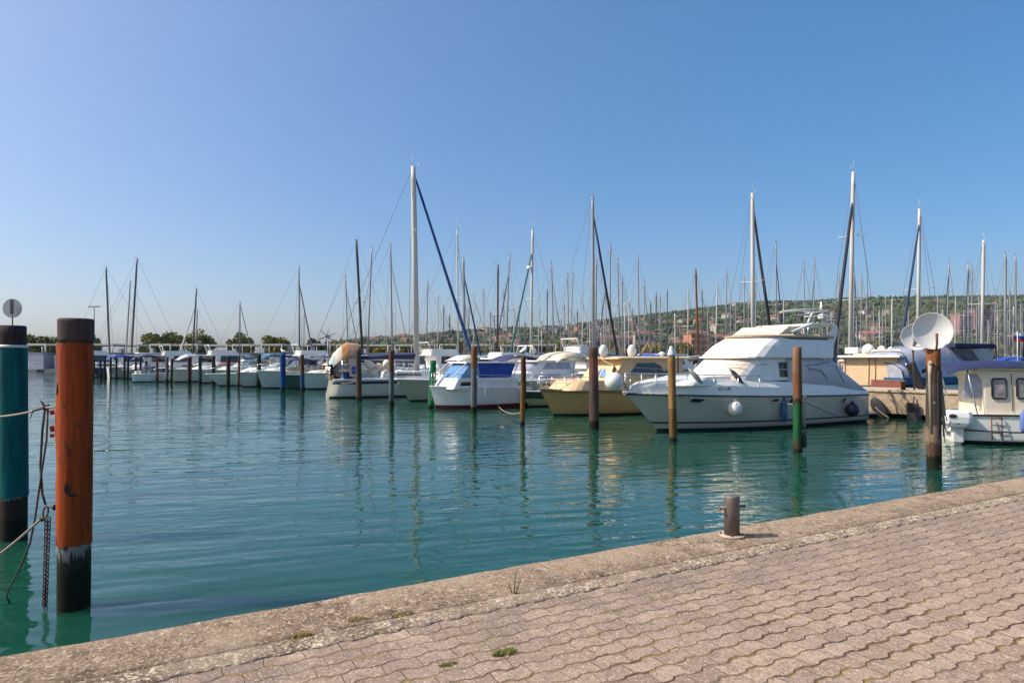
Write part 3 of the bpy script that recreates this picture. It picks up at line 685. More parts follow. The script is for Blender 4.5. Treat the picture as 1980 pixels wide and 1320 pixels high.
# --- the two big painted piles in front
OR = (.31, .052, .011); TE = (.0, .13, .13)
base = wl(143, 1173); d = base.y
ph = CZ+(HY-619)/F*d; pr = 59/F*d/2
th = thing('mooring_pile', 'thick orange painted mooring pile with a dark wooden top in the left foreground', 'pile', base)
ORANGE_PILE = th
DARKTOP = band_mat('dark_weathered_top', [(0, (.075, .05, .045))], .1)
mb = MB(); pile_shaft(mb, pr*.93, pr*.97, ph, (.02, 0), seed=3, n=28, rings=60, rough=.02)
mb.build('shaft', band_mat('pile_wet_wood', [(0, (.015, .016, .009)), (.42, (.03, .026, .02)), (.54, (.24, .22, .19)), (.68, (.04, .03, .025)), (.8, (.075, .05, .045))], .2), th)
zt = CZ+(HY-664)/F*d; zb = CZ+(HY-1050)/F*d
# painted sleeve: a slightly larger skin with ragged ends, a split flap on the left and a hole
sl = MB(); n = 48; RR = 64; rings = []
for i in range(RR+1):
    f = i/RR; z = lerp(zb, zt, f); q = []
    for j in range(n):
        a = 2*math.pi*j/n; rr = pr*(1.0+.012*mnoise.noise((math.cos(a)*2, math.sin(a)*2, z*2)))
        da = math.atan2(math.sin(a-R(207)), math.cos(a-R(207)))
        rr += pr*.11*math.exp(-(da/.22)**2)*(.55+.45*math.sin(z*7+1))*(1 if .28 < f < 1.0 else .35)
        rr -= pr*.05*math.exp(-((da-.42)/.16)**2)
        zz = z+(.028*mnoise.noise((math.cos(a)*3, math.sin(a)*3, 1)) if i in (0, RR) else 0)
        q.append((rr*math.cos(a)+.02*z/ph, rr*math.sin(a), zz))
    rings.append(q)
sl.loft(rings, smooth=True, cap0=False, cap1=False)
sl.build('painted_sleeve', band_mat('orange_paint', [(0, OR)], .1, ((.12, .035, .014), .62), .7), th)
tp_ = MB(); pile_shaft(tp_, pr*1.0, pr*1.015, ph+.004, (0, 0), z0=zt+.015, seed=8, n=28, rings=8, rough=.02)
o = tp_.build('wooden_top', DARKTOP, th); o.location = (.02, 0, 0)
BAREW = M('bare_dark_wood', (.03, .02, .014), .9, var=.4, scale=30)
for (px, py, w_, h_) in ((121, 750, 10, 26), (150, 940, 10, 26), (158, 952, 16, 7), (119, 690, 6, 8)):
    sc = MB(); x = (px-143)/F*d; z = CZ+(HY-py)/F*d; a = math.asin(max(-.93, min(.93, (x-.01)/pr)))
    rr_ = pr*1.035; hw_ = w_/F*d*.55; hh_ = h_/F*d*.55; v = []
    for k in range(14):
        t = 2*math.pi*k/14; q = random.uniform(.6, 1.1); aa = a+hw_*q*math.cos(t)/rr_; v.append((math.sin(aa)*rr_+.01, -math.cos(aa)*rr_, z+hh_*q*math.sin(t)))
    sc.add(v, [list(range(14))]); sc.build('bare_patch', BAREW, th)
fl = MB()
for (py, s) in ((795, 1), (826, 1.3), (840, .7)):
    z = CZ+(HY-py)/F*d; fl.add([(-pr*1.02, -.06, z+.02*s), (-pr*1.16, -.10, z+.014*s), (-pr*1.13, -.09, z-.03*s), (-pr*1.02, -.05, z-.026*s)], [(0, 1, 2, 3)])
fl.build('paint_flake', M('red_flake', (.45, .05, .02), .7), th)
rb = MB(); zr_ = CZ+(HY-978)/F*d
rb.tube([(-pr*.9, -.05, zr_), (-pr-.055, -.06, zr_+.002)], .008, 8); rb.lathe((-pr*1.0, -.052, zr_), [(.03, 0), (.03, .012), (0, .012)], 10, axis=(-1, -.1, 0))
rb.build('ring_bracket', RUST, th)
ring = MB(); cR = Vector((-pr-.085, -.065, zr_-.045)); pts = [cR+Vector((math.cos(a)*.024, math.sin(a)*.012, math.sin(a)*.055)) for a in [i*2*math.pi/20 for i in range(21)]]
ring.tube(pts, .0085, 8); ring.build('mooring_ring', RUST, th)
RING = base+cR
bt = MB(); bt.lathe((pr*.98, -.03, CZ+(HY-784)/F*d), [(.02, 0), (.02, .012), (0, .02)], 8, axis=(1, 0, 0)); bt.build('bolt', RUST, th)
# --- teal pile
base2 = wl(27, 1041); d2 = base2.y; h2 = CZ+(HY-631)/F*d2; r2 = 47/F*d2/2
th = thing('mooring_pile', 'thick teal painted mooring pile with a white band at the left edge', 'pile', base2); TEAL_PILE = th
mb = MB(); pile_shaft(mb, r2*.93, r2*.96, h2, (-.02, 0), seed=5, n=28, rings=40, rough=.02)
mb.build('shaft', band_mat('teal_pile_wood', [(0, (.014, .015, .009)), (.3, (.035, .022, .016)), (.58, (.26, .24, .2)), (.7, (.05, .035, .03)), (1, (.045, .03, .028))], .1), th)
zt2 = CZ+(HY-672)/F*d2; zb2 = CZ+(HY-958)/F*d2
sl = MB(); rings = []
for i in range(41):
    z = lerp(zb2, zt2, i/40); q = []
    for j in range(40):
        a = 2*math.pi*j/40; rr = r2*(1.01+.022*mnoise.noise((math.cos(a)*2, math.sin(a)*2, z*3+5)))
        q.append((rr*math.cos(a)-.02*z/h2, rr*math.sin(a), z+(.03*mnoise.noise((math.cos(a)*4, math.sin(a)*4, 3)) if i == 0 else 0)))
    rings.append(q)
sl.loft(rings, smooth=True, cap0=False, cap1=False); sl.build('painted_sleeve', band_mat('teal_paint', [(0, (.001, .095, .092))], .1, ((.4, .42, .38), .76), .6), th)
wb = MB(); wb.lathe((-.02*zt2/h2, 0, zt2-.003), [(r2*1.0, 0), (r2*1.045, .004), (r2*1.045, .034), (r2*.95, .04)], 32); wb.build('white_band', WHITE2, th)
base3 = wl(-19, 962)
pile(-19, 640, -19, 962, 44, [(0, ALG), (.4, (.05, .03, .02))], 'dark bare mooring pile cut by the left edge behind the teal pile', seed=6)
# --- the diagonal row
P = {}
row = [
 ('a', 1804, 674, 1806, 905, 26, [(0, ALG), (.3, (.075, .045, .028)), (.6, (.17, .12, .085)), (.95, (.055, .042, .034)), (1.6, (.075, .06, .05)), (1.9, (.06, .04, .03)), (2.35, (.24, .085, .035))], 'rusty brown weathered pile carrying the large white dish, right of the yacht', .2, ((.34, .29, .22), .64)),
 ('b', 1541, 672, 1543, 874, 17, [(0, ALG), (.1, (.06, .045, .02)), (.32, (.014, .085, .03)), (1.30, (.03, .03, .018)), (1.45, (.17, .075, .032)), (2.1, (.19, .105, .06))], 'mooring pile with a rusty brown top and green lower half before the white yacht', .25, None),
 ('c', 1298, 689, 1302, 853, 15, [(0, ALG), (.12, (.13, .075, .025)), (1.0, (.24, .135, .05))], 'tan wooden mooring pile with a white pointed cap at the bow of the yacht', .1, None),
 ('d', 1147, 671, 1149, 829, 19, [(0, ALG), (.3, (.075, .055, .045)), (1.4, (.09, .06, .05)), (1.9, (.17, .075, .055)), (2.5, (.1, .06, .045))], 'thick reddish brown mooring pile before the beige cruiser', .18, ((.3, .2, .15), .66)),
 ('e', 1012, 690, 1010, 822, 10, [(0, ALG), (.15, (.16, .085, .02)), (1.6, (.1, .045, .016))], 'slim brown mooring pile with a gull on top beside the blue canopied cruiser', .1, None),
 ('f', 917, 669, 916, 798, 12, [(0, ALG), (.3, (.12, .115, .11)), (1.9, (.16, .155, .15)), (2.0, (.17, .085, .03))], 'grey mooring pile with a brown top in front of the blue canvas', .14, None),
 ('g', 838, 697, 833, 789, 12, [(0, ALG), (.15, (.012, .13, .055))], 'bright green painted mooring pile leaning slightly', .1, None),
 ('h', 757, 678, 757, 788, 10, [(0, ALG), (.35, (.06, .075, .075)), (.75, (.075, .11, .11)), (1.8, (.12, .05, .03))], 'mooring pile with a brown top and a worn teal grey lower half', .14, None),
 ('i', 693, 676, 694, 774, 11, [(0, ALG), (.2, (.1, .055, .03)), (1.2, (.07, .05, .04))], 'rough dark brown mooring pile before the navy striped sailboat', .16, None),
 ('j', 644, 681, 643, 763, 12, [(0, ALG), (.3, (.02, .06, .015)), (1.5, (.06, .05, .025)), (1.9, (.1, .055, .03))], 'mooring pile with moss green sides at the stern of the navy striped sailboat', .16, None),
 ('k', 584, 686, 585, 758, 8, [(0, ALG), (.3, (.02, .06, .12)), (1.1, (.03, .07, .14)), (1.35, (.13, .06, .03))], 'mooring pile brown above and blue below, left of the wind generator', .1, None),
 ('l', 547, 684, 547, 757, 11, [(0, ALG), (.3, (.01, .055, .2))], 'bright blue painted mooring pile with a gull on top', .06, None),
 ('m', 501, 686, 500, 748, 8, [(0, ALG), (.3, (.015, .04, .02))], 'dark green mooring pile left of the bright blue pile', .1, None)]
for (k, xt, yt, xb, yb, w_, bands, lab, rag, chip) in row:
    P[k] = pile(xt, yt, xb, yb, w_, bands, lab, rag, chip, seed=len(P)+2, rough=.045 if k in 'adi' else .03)
far = [(463, 687, 461, 750, 4.5), (442, 688, 441, 748.5, 7.5), (413, 688, 413, 745, 7), (387, 688, 387, 743, 6.5), (367, 690, 366, 742, 7.5), (333, 693, 331, 741, 5), (323, 690, 323, 740, 6), (304, 692, 304, 738.5, 4.5), (283, 698, 283, 737, 4), (272, 690, 272, 736, 4), (263, 690, 262, 735, 4), (248, 692, 247, 734.5, 4), (241, 690, 240, 734, 4), (225, 690, 225, 733, 4), (214, 690, 214, 732.5, 4), (203, 690, 202, 732, 4), (194, 694, 194, 731.5, 3.5), (182, 693, 181, 731, 4)]
fl_ = ['thin brown mooring pile, first one left of the dark green pile', 'dark mooring pile, second one left of the dark green pile', 'dark mooring pile, third one left of the dark green pile', 'dark teal tinted mooring pile, fourth left of the dark green pile', 'maroon brown mooring pile, fifth left of the dark green pile', 'thin brown mooring pile, right one of a close pair left of the maroon pile', 'grey mooring pile, left one of the close pair left of the maroon pile', 'thin orange brown mooring pile standing alone left of the grey pile', 'tenth dark pile from the orange foreground pile', 'ninth dark pile from the orange foreground pile', 'eighth dark pile from the orange foreground pile', 'seventh dark pile from the orange foreground pile', 'sixth dark pile from the orange foreground pile', 'fifth dark pile from the orange foreground pile', 'fourth dark pile from the orange foreground pile', 'third dark pile from the orange foreground pile', 'second dark pile from the orange foreground pile', 'far mooring pile nearest to the orange foreground pile']
fcol = [(.1, .05, .025), (.05, .035, .03), (.035, .03, .03), (.03, .05, .06), (.08, .03, .03), (.08, .05, .03), (.13, .14, .16), (.13, .05, .025)]
for i, (xt, yt, xb, yb, w_) in enumerate(far):
    c = fcol[i] if i < 8 else (.03, .025, .025)
    pile(xt, yt, xb, yb, w_, [(0, ALG), (.4, c)], fl_[i], .1, None, seed=30+i, mname='far_pile_wood')
# white cap, dish and small fittings of the piles
th, b_, h_, r_ = P['c']
off = (1298-1302)/F*b_.y
MB().lathe((off, 0, h_+.005), [(r_*1.02, 0), (r_*1.02, .07), (r_*.95, .1), (r_*.5, .25), (r_*.38, .30), (0, .305)], 18).build('pointed_cap', M('white_plastic_cap', (.62, .64, .63), .4, var=.08, scale=6, dirt=(.3, .38, .38), dirtamt=.4), th)
MB().box((r_+.02, -.02, h_-.25+.0), (.03, .03, .5)).build('mooring_hook', RUST, th)
th, b_, h_, r_ = P['e']; MB().tube([(r_*1.1, 0, h_-.35), (r_*1.15, 0, h_-1.4)], .035, 8).build('fender_strip', RUBBER, th)
th, b_, h_, r_ = P['a']
rg = MB(); rg.tube([(-r_*.9, -r_*.5, h_-.35), (-r_*.95, -r_*.5, h_-.6), (-r_*.8, -r_*.6, h_-1.9)], [.05, .035, .03], 8); rg.ball((-r_*.9, -r_*.6, h_-.33), .055); rg.build('rope_bundle', ROPE, th)
rb = MB(); rb.box((.02, -r_*.99, h_-1.25), (r_*.55, .06, 1.5)); rb.build('rubber_strip', RUBBER, th, .01)
rg = MB()
for k in range(7): rg.tube(catenary((r_*.8, -r_*.5, h_-.5-.1*k), (r_*1.2+.04*k % .1, -r_*.3, h_-1.4-.12*k), .05), .012, 5)
rg.build('frayed_rope', ROPE, th)
th, b_, h_, r_ = P['b']
rg = MB(); rg.tube([(r_*.8, -r_*.4, h_-1.35), (r_*1.25, -r_*.4, h_-1.5), (r_*1.3, -r_*.4, h_-2.1)], [.05, .03, .035], 8); rg.ball((r_*1.3, -r_*.3, h_-1.32), .07); rg.build('rope_bundle', ROPE, th)
MB().lathe((r_*1.3, -r_*.4, .12), [(0, 0), (.05, .02), (.06, .25), (.03, .4), (0, .42)], 10).build('hanging_float', RUBBER, th)
# dishes
def dish(name, c, rad, label, face, depth=.16, rib=True, mat=None, pole=None):
    f = Vector(face).normalized(); th = thing(name, label, 'dish', c); mb = MB(); prof = []; N = 10
    for i in range(N+1): r = rad*i/N; prof.append((r, depth*rad*((i/N)**2-1)))
    q = prof+[(rad*1.015, .0), (rad*1.0, -.02)]+[(r, z-.02) for r, z in prof[::-1]]
    mb.lathe((0, 0, 0), [(max(r, .0005), z) for r, z in q], 40, axis=f); mb.build('reflector', mat or WHITE2, th)
    return th
th, b_, h_, r_ = P['a']
tw = (wp(1800, 640, b_.y)); dth = dish('round_dish', tw+Vector((-.02, -.1, 0)), 35.5/F*b_.y, 'large round white dish mounted on top of the rusty pile at the right', (-.22, -1, .12), .3, mat=M('white_dish', (.66, .65, .62), .45, var=.04, scale=3, dirt=(.45, .42, .38), dirtamt=.3))
MB().tube([(.01, -.10, -.44), (.01, -.13, -.30), (.01, -.12, -.06)], [.02, .024, .03], 8).build('feed_arm', RUST, dth)
MB().tube([(.0, .10, -.47), (0, .17, -.05)], .03, 8).build('mount_tube', RUST, dth)
# disc reflector above the teal pile
dm = wp(24, 596, d2); th = thing('disc_marker', 'grey round disc on a thin rod above the teal pile', 'marker', (dm.x, d2, h2))
zc = dm.z-h2
MB().tube([(0, 0, -.02), (0, 0, zc+.1)], .0075, 8).build('rod', ALUD, th)
MB().lathe((0, -.006, zc), [(.0005, 0), (18.5/F*d2, 0), (18.5/F*d2, -.008), (.0005, -.008)], 36, axis=(0, -1, 0), smooth=False).build('disc', M('grey_disc', (.5, .46, .45), .7, var=.06, scale=8), th)
MB().box((0, -.017, zc+.02), (.035, .008, .2)).build('centre_strip', ALUD, th)
# ropes and chain by the orange pile
def rope(name, pts, r, label, mat=ROPE, cat='rope', n=8):
    o = pts[0]; mb = MB(); mb.tube([Vector(p)-Vector(o) for p in pts], r, n); ob = mb.build(name, mat); ob.location = o
    return tag(ob, label, cat)
a = wp(-40, 806, 7.2); b1 = wp(116, 786, d)
kn = wp(87, 788, 6.75)
rope('rope', catenary(a, kn, .03)+[b1], .010, 'light rope stretched past the teal pile to the orange pile')
hang = [kn, wp(82, 830, 6.75), wp(78, 900, 6.75), wp(82, 955, 6.7), wp(88, 975, 6.66)]
kk = MB(); kk.ball((0, 0, 0), .028); kk.tube([(0, 0, 0), (-.02, -.01, .05), (-.05, 0, .075)], .01, 6); kk.tube([(0, 0, 0), (.04, 0, .03)], .011, 6); kk.tube([(0, 0, 0), (-.13, .01, -.03), (-.16, .01, -.11)], [.008, .008, .004], 6)
o = kk.build('rope_knot', ROPED); o.location = kn; tag(o, 'frayed dark knot on the light rope between teal and orange piles', 'knot')
rope('hanging_rope', hang, .0115, 'dark rope hanging from the knot to the iron ring', ROPED)
rope('hanging_rope', [kn+Vector((.03, 0, -.01)), wp(90, 850, 6.72), wp(78, 930, 6.7), wp(68, 1000, 6.68), wp(58, 1050, 6.66), wp(40, 1095, 6.64), wp(18, 1135, 6.62), wp(12, 1152, 6.6), wp(20, 1168, 6.6)], .0095, 'long dark rope hanging from the knot down to the water beside the teal pile', ROPED)
rope('rope', catenary(RING+Vector((-.03, 0, -.05)), wp(-60, 1112, 5.9), .03), .0125, 'thick light rope slanting from the iron ring out of frame to the left')
kb = MB(); kb.ball((0, 0, 0), .03, sq=(1.4, .8, .8)); o = kb.build('rope_splice', ROPED); o.location = wp(81, 1003, 6.5); tag(o, 'dark spliced end of the thick light rope below the iron ring', 'knot')
chn = MB(); top = RING+Vector((0, 0, -.05))
def links(x0, y0, x1, y1, n):
    for i in range(n):
        f = (i+.5)/n; c = wp(lerp(x0, x1, f), lerp(y0, y1, f), 6.5)-top
        L_ = (wp(x1, y1, 6.5)-wp(x0, y0, 6.5)).length/n*.72
        ax = Vector((1, 0, 0)) if i % 2 else Vector((.25, .97, 0)); pts = []
        for k in range(13):
            a_ = k*2*math.pi/12; pts.append(c+ax*math.cos(a_)*.016+Vector((0, 0, 1))*math.sin(a_)*L_)
        chn.tube(pts, .0052, 6)
links(90, 1000, 85, 1172, 22); links(95, 1000, 88, 1178, 22)
o = chn.build('chain', RUST); o.location = top; tag(o, 'rusty doubled chain hanging from the ring on the orange pile into the water', 'chain')
# gulls
def gull(loc, s, rz, label):
    th = thing('gull', label, 'gull', loc, rz); mb = MB()
    pts = [(-.27, 0, .10), (-.2, 0, .125), (-.08, 0, .155), (.05, 0, .19), (.12, 0, .25), (.145, 0, .31), (.165, 0, .35), (.2, 0, .36), (.222, 0, .357)]
    rs = [.012, .035, .075, .085, .06, .04, .044, .03, .012]
    mb.tube([Vector(p)*s for p in pts], [r*s for r in rs], 10); mb.build('body', M('gull_white', (.72, .7, .66), .8, var=.04), th)
    w2 = MB()
    for sy in (-1, 1): w2.tube([Vector(p)*s for p in [(.05, .07*sy, .2), (-.08, .085*sy, .17), (-.22, .05*sy, .13), (-.33, .02*sy, .115)]], [.03*s, .05*s, .035*s, .006*s], 8, flat=.35)
    w2.build('wing', M('gull_grey', (.36, .37, .38), .8, var=.06), th)
    bk = MB(); bk.tube([Vector((.218, 0, .357))*s, Vector((.265, 0, .347))*s], [.013*s, .003*s], 6); bk.build('beak', M('gull_beak', (.6, .35, .03), .5), th)
    for sy in (-1, 1):
        lg = MB(); lg.tube([Vector((.0, .03*sy, .12))*s, Vector((.005, .03*sy, .0))*s], .006*s, 5); lg.box(Vector((.02, .03*sy, .003))*s, Vector((.05, .03, .006))*s); lg.build('leg', M('gull_leg', (.5, .3, .1), .6), th)
th, b_, h_, r_ = P['e']; gull((b_.x+.05, b_.y, h_+.012), 1.15, R(60), 'white gull standing on the slim brown pile')
th, b_, h_, r_ = P['l']; gull((b_.x, b_.y, h_+.012), 1.1, R(150), 'white gull resting on the bright blue pile')
# street lamp far left
lp = wp(182, 593, 150); th = thing('street_lamp', 'tall street lamp with a double arm behind the far left boats', 'street lamp', (lp.x, 150, 1.0))
MB().tube([(0, 0, -.3), (0, 0, lp.z-1.0)], [.16, .1], 8).build('pole', ALUD, th)
for s in (-1, 1): MB().box((s*.75, 0, lp.z-1.0+.05), (1.1, .35, .22)).build('lamp_head', ALUD, th, .05)
# ------------------------------------------------------------------ boats: frame, hull, houses
class Frame:
    def __init__(s, O, u):
        s.O = Vector((O[0], O[1], 0)); s.u = Vector((u[0], u[1], 0)).normalized(); s.n = Vector((-s.u.y, s.u.x, 0)); s.rz = math.atan2(s.u.y, s.u.x)
    def W(s, a, lat, z): return s.O+s.u*a+s.n*lat+Vector((0, 0, z))
    def L(s, px, py, lat=0.0):                     # photo pixel -> (along, z) on the boat's vertical plane at that lateral offset
        c = Vector((0, 0, CZ)); d = Vector(((px-CX)/F, 1, (HY-py)/F)); t = (lat-(c-s.O).dot(s.n))/d.dot(s.n); p = c+d*t
        return ((p-s.O).dot(s.u), p.z)
    def poly(s, pts, lat): return [s.L(x, y, lat) for x, y in pts]
def hull_shape(L, B, zb, zs, over, flare=.22, full=2.4, mid=.42, aft=.9):
    def bd(q):
        q = max(0, min(1, q))
        return B/2*((aft+(1-aft)*math.sin(min(1, q/mid)*math.pi/2)) if q < mid else max(0.006, 1-((q-mid)/(1-mid))**full))
    def sheer(q): return zs+(zb-zs)*max(0, min(1, q))**1.7
    def half(q, f):                                # f 0 at the water, 1 at the sheer
        w = bd(q); b0 = w*(1-flare*(.35+.9*q))
        return b0+(w-b0)*(max(0, f)**.8)
    def hb(a, z):                                  # half breadth at along a, height z
        q = a/L
        for _ in range(4):
            f = max(0, z/sheer(q)); q = max(0, min(1, (a-over*f*q**3)/L))
        return half(q, max(0, min(1, z/sheer(q))))
    return bd, sheer, half, hb
def build_hull(root, L, B, zb, zs, over, mat, boot=BOOT, flare=.22, full=2.4, mid=.42, aft=.9, stripes=None, bootz=.1, trake=.12, rail=RUBBER, deck=WHITE, ns=26, railr=.028, camber=.05, extra=()):
    bd, sheer, half, hb = hull_shape(L, B, zb, zs, over, flare, full, mid, aft)
    fr = [0, .12, .25, .4, .55, .7, .85, 1.0]
    if stripes: fr = sorted(set(fr+[x for st in stripes for x in st[:2]]))
    rings = []; lev = ['k', 'w']+fr[0:]
    for i in range(ns+1):
        q = i/ns; q = 1-(1-q)**1.35; row = []
        def X(f): return q*L+over*max(0, f)*q**3-(trake*(f) if q < .2 else 0)*(1-q/.2 if q < .2 else 0)
        zsh = sheer(q); f0 = bootz/zsh
        pts = [(X(0)-.25*q*q, 0.004, -.42*(1-.35*q**4)), (X(0)-.12*q*q, half(q, 0)*.72, -.22)]
        for f in fr: pts.append((X(f0+(1-f0)*f), half(q, f0+(1-f0)*f), zsh*(f0+(1-f0)*f)))
        R_ = [(x, -y, z) for (x, y, z) in pts[::-1]]+pts[1:] if False else [(x, -y, z) for (x, y, z) in pts[::-1]]+pts
        rings.append(R_)
    n = len(fr)+2; mats = [mat, boot]+[s_[2] for s_ in (stripes or [])]
    def mf(i, j):
        if i < 0: return 0
        k = j if j < n else 2*n-1-j
        # level index counted from the sheer
        lv = (n-2-j) if j < n-1 else (j-n) if j >= n else -1
        if lv <= 1: return 1
        f = (fr[lv-2]+fr[lv-1])/2
        for si, s_ in enumerate(stripes or []):
            if s_[0] <= f <= s_[1]: return 2+si
        return 0
    hm_ = MB(); hm_.loft(rings, closed=False, cap0=True, cap1=False, smooth=True, matf=mf)
    h = hm_.build('hull', mats, root)
    # deck sheet with camber
    dk = MB(); rr = []
    for i in range(ns+1):
        q = 1-(1-i/ns)**1.35; w = bd(q)-.015; x = q*L+over*q**3-(trake*(1-q/.2) if q < .2 else 0); z = sheer(q)-.012
        rr.append([(x, -w, z), (x, -w*.5, z+camber*w*.75), (x, 0, z+camber*w), (x, w*.5, z+camber*w*.75), (x, w, z)])
    dk.loft(rr, closed=False, cap0=False, cap1=False, smooth=True); dk.build('deck', deck, root)
    rl = MB()
    for sd_ in (-1, 1):
        pts = []
        for i in range(ns+1):
            q = 1-(1-i/ns)**1.35; pts.append((q*L+over*q**3-(trake*(1-q/.2) if q < .2 else 0), sd_*(bd(q)+.012), sheer(q)-.02))
        rl.tube(pts, railr, 6)
    rl.build('rub_rail', rail, root)
    return bd, sheer, half, hb
def house_ring(z, tip, cor, aft, w, n=9, sharp=2.0, waft=None):
    waft = w if waft is None else waft; pts = []
    for i in range(n+1):                           # near side corner -> tip -> far side corner
        t = -math.pi/2+math.pi*i/n
        c = math.cos(t); s_ = math.sin(t)
        pts.append((cor+(tip-cor)*abs(c)**(2/sharp), w*(1 if s_ > 0 else -1)*abs(s_)**(2/sharp), z))
    return pts+[(aft, waft, z), (aft, -waft, z)]
def build_house(name, rings, mats, root, n=9, sharp=2.0, matf=None, bevel=.0):
    # rings = [(z, tip, cor, aft, w)]
    mb = MB(); mb.loft([house_ring(*r[:5], n=n, sharp=sharp) for r in rings], matf=matf, mat=0, cap0=False, cap1=True)
    return mb.build(name, mats, root, bevel)
def hrail(root, path, hgt, k=6, r=.014, mid=True, name='guard_rail', mat=STEEL):
    # path = [(a, lat, z)] deck points, a rail above them with stanchions
    mb = MB(); top = [(a, y, z+hgt) for a, y, z in path]; mb.tube(top, r, 6)
    if mid: mb.tube([(a, y, z+hgt*.5) for a, y, z in path], r*.6, 5)
    n = len(path)
    for i in range(k):
        f = i/(k-1)*(n-1); j = min(n-2, int(f)); p = [lerp(path[j][x], path[j+1][x], f-j) for x in range(3)]
        mb.tube([p, (p[0], p[1], p[2]+hgt)], r*.9, 5)
    return mb.build(name, mat, root)
def deck_path(L, over, bd, sheer, q0, q1, sd_, n=10, inset=.06):
    return [((q*L+over*q**3), sd_*max(.02, bd(q)-inset), sheer(q)) for q in [lerp(q0, q1, i/n) for i in range(n+1)]]
def fender(kind, loc, mat, label, s=1.0, top=None, grp=None):
    mb = MB(); 
    th = thing('fender', label, 'fender', loc, 0, grp)
    if kind == 'ball': mb.ball((0, 0, 0), .2*s, 18, sq=(1, 1, 1.08)); mb.lathe((0, 0, .2*s), [(.06*s, 0), (.045*s, .07*s), (0, .08*s)], 10); z = .28*s
    else: mb.lathe((0, 0, 0), [(0, -.42*s), (.07*s, -.39*s), (.115*s, -.28*s), (.12*s, 0), (.115*s, .28*s), (.06*s, .39*s), (.03*s, .46*s), (0, .46*s)], 14); z = .45*s
    mb.build('float', mat, th)
    if top is not None: 
        l = MB(); l.tube([(0, 0, z), Vector(top)-Vector(loc)], .011, 5); l.build('line', ROPE, th)
    return th
def window_strip(root, wf, a0, a1, z0, z1, sides=(1, -1), mat=GLASS, slope=.0, name='side_window', t=.012):
    for sd_ in sides: 
        mb = MB(); mb.panel([(a0, z0), (a1, z0), (a1-slope, z1), (a0+slope*.3, z1)], wf, sd_, t); mb.build(name, mat, root)
# ================================================================== the white flybridge yacht
un = Vector((-.873, -.488, 0)); bow = wl(1272, 833)
fy = Frame(bow-un*9.56, un)
root = thing('motor_yacht', 'large white flybridge motor yacht with cream covered windscreen and grey cockpit canvas', 'yacht', fy.O, fy.rz)
YL, YO = 9.56, 1.42
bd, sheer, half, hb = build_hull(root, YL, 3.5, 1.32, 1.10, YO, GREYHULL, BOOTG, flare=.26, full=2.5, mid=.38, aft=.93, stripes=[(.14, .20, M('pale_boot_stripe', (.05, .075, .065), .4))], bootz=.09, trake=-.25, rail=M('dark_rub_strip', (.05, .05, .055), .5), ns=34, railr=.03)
ZD = 1.2
def A(px, py=730, lat=1.3): return fy.L(px, py, lat)[0]
def Z(py, px=1500, lat=1.3): return fy.L(px, py, lat)[1]
# raised bulwark and coachroof
wtr = lambda a, z: max(.05, (bd(min(1, max(0, a/(YL+YO*.75))))-.05)-max(0, z-sheer(a/YL))*.28)
top = [(1222, 756), (1236, 748), (1262, 742), (1300, 737), (1350, 733), (1420, 735), (1500, 737), (1600, 743), (1667, 752)]
rings = []
for i, (px, py) in enumerate(top):
    f = i/(len(top)-1); lat = interp(i, [0, 1, 2, 3, 4], [.12, .45, .8, 1.1, 1.3]); a, z = fy.L(px, py, lat); q = min(1, a/(YL+YO*.8)); w0 = max(.03, bd(q)-.04); zb_ = sheer(min(1, a/YL))-.03; z = max(z, zb_+.05)
    rings.append([(a, -w0, zb_), (a, -w0*.96, lerp(zb_, z, .6)), (a, -w0*.86, z), (a, -w0*.4, z+.03), (a, w0*.4, z+.03), (a, w0*.86, z), (a, w0*.96, lerp(zb_, z, .6)), (a, w0, zb_)])
mb = MB(); mb.loft(rings[::-1], smooth=False); mb.build('coachroof', WHITE, root, .02)
# trunk in front of the windscreen
ctip = fy.L(1262, 740, 0)[0]; z0 = Z(738, 1350, .9)
rings = [(z0-.12, ctip, A(1345, 730, .9), A(1560), 1.1), (z0+.06, ctip-.5, A(1352, 730, .9), A(1560), 1.06), (z0+.17, ctip-1.3, A(1365, 726, .9), A(1560), 1.0)]
build_house('foredeck_trunk', rings, WHITE, root, n=12, sharp=2.2)
# windscreen under a cream cover
zA, zB_, zC, zD_ = Z(733, 1470), Z(690, 1480), Z(668, 1500), Z(650, 1520)
wsn = lambda px, py: fy.L(px, py, 0)[0]
aft = A(1602, 700)
NN = 14
def front(i, j): return 0 if 3 <= j <= NN-3 and i >= 0 else 1
build_house('windscreen_cover', [(zA-.05, wsn(1350, 727), A(1452, 730), aft, 1.30), (zA+.25*(zB_-zA), wsn(1360, 716), A(1462, 720), aft, 1.28), (zB_-.02, wsn(1388, 692), A(1490, 692), aft, 1.22)], [WHITECANVAS, WHITE], root, n=NN, sharp=2.3, matf=front)
vis = [(zB_-.035, wsn(1380, 692)-.02, A(1488, 692), aft-.2, 1.36), (zB_+.02, wsn(1382, 690), A(1490, 690), aft-.2, 1.37), (zC, wsn(1402, 671), A(1508, 670), aft-.3, 1.30), (zD_-.03, wsn(1428, 656), A(1528, 654), aft-.5, 1.22), (zD_, wsn(1436, 653), A(1532, 652), aft-.5, 1.15)]
build_house('flybridge_cover', vis, [M('white_fly_cover', (.82, .78, .72), .55, var=.03, scale=2), WHITE], root, n=NN, sharp=2.3, matf=front)
zE = Z(645, 1500); TANBRIM = M('tan_brim', (.5, .38, .26), .8, var=.1, scale=4)
build_house('flybridge_brim', [(zD_-.035, wsn(1424, 655), A(1535, 654), aft-.3, 1.26), (zD_+.03, wsn(1421, 653), A(1533, 652), aft-.35, 1.30), (zE+.02, wsn(1450, 645), A(1545, 648), aft-.5, 1.2)], [TANBRIM], root, n=NN, sharp=2.3)
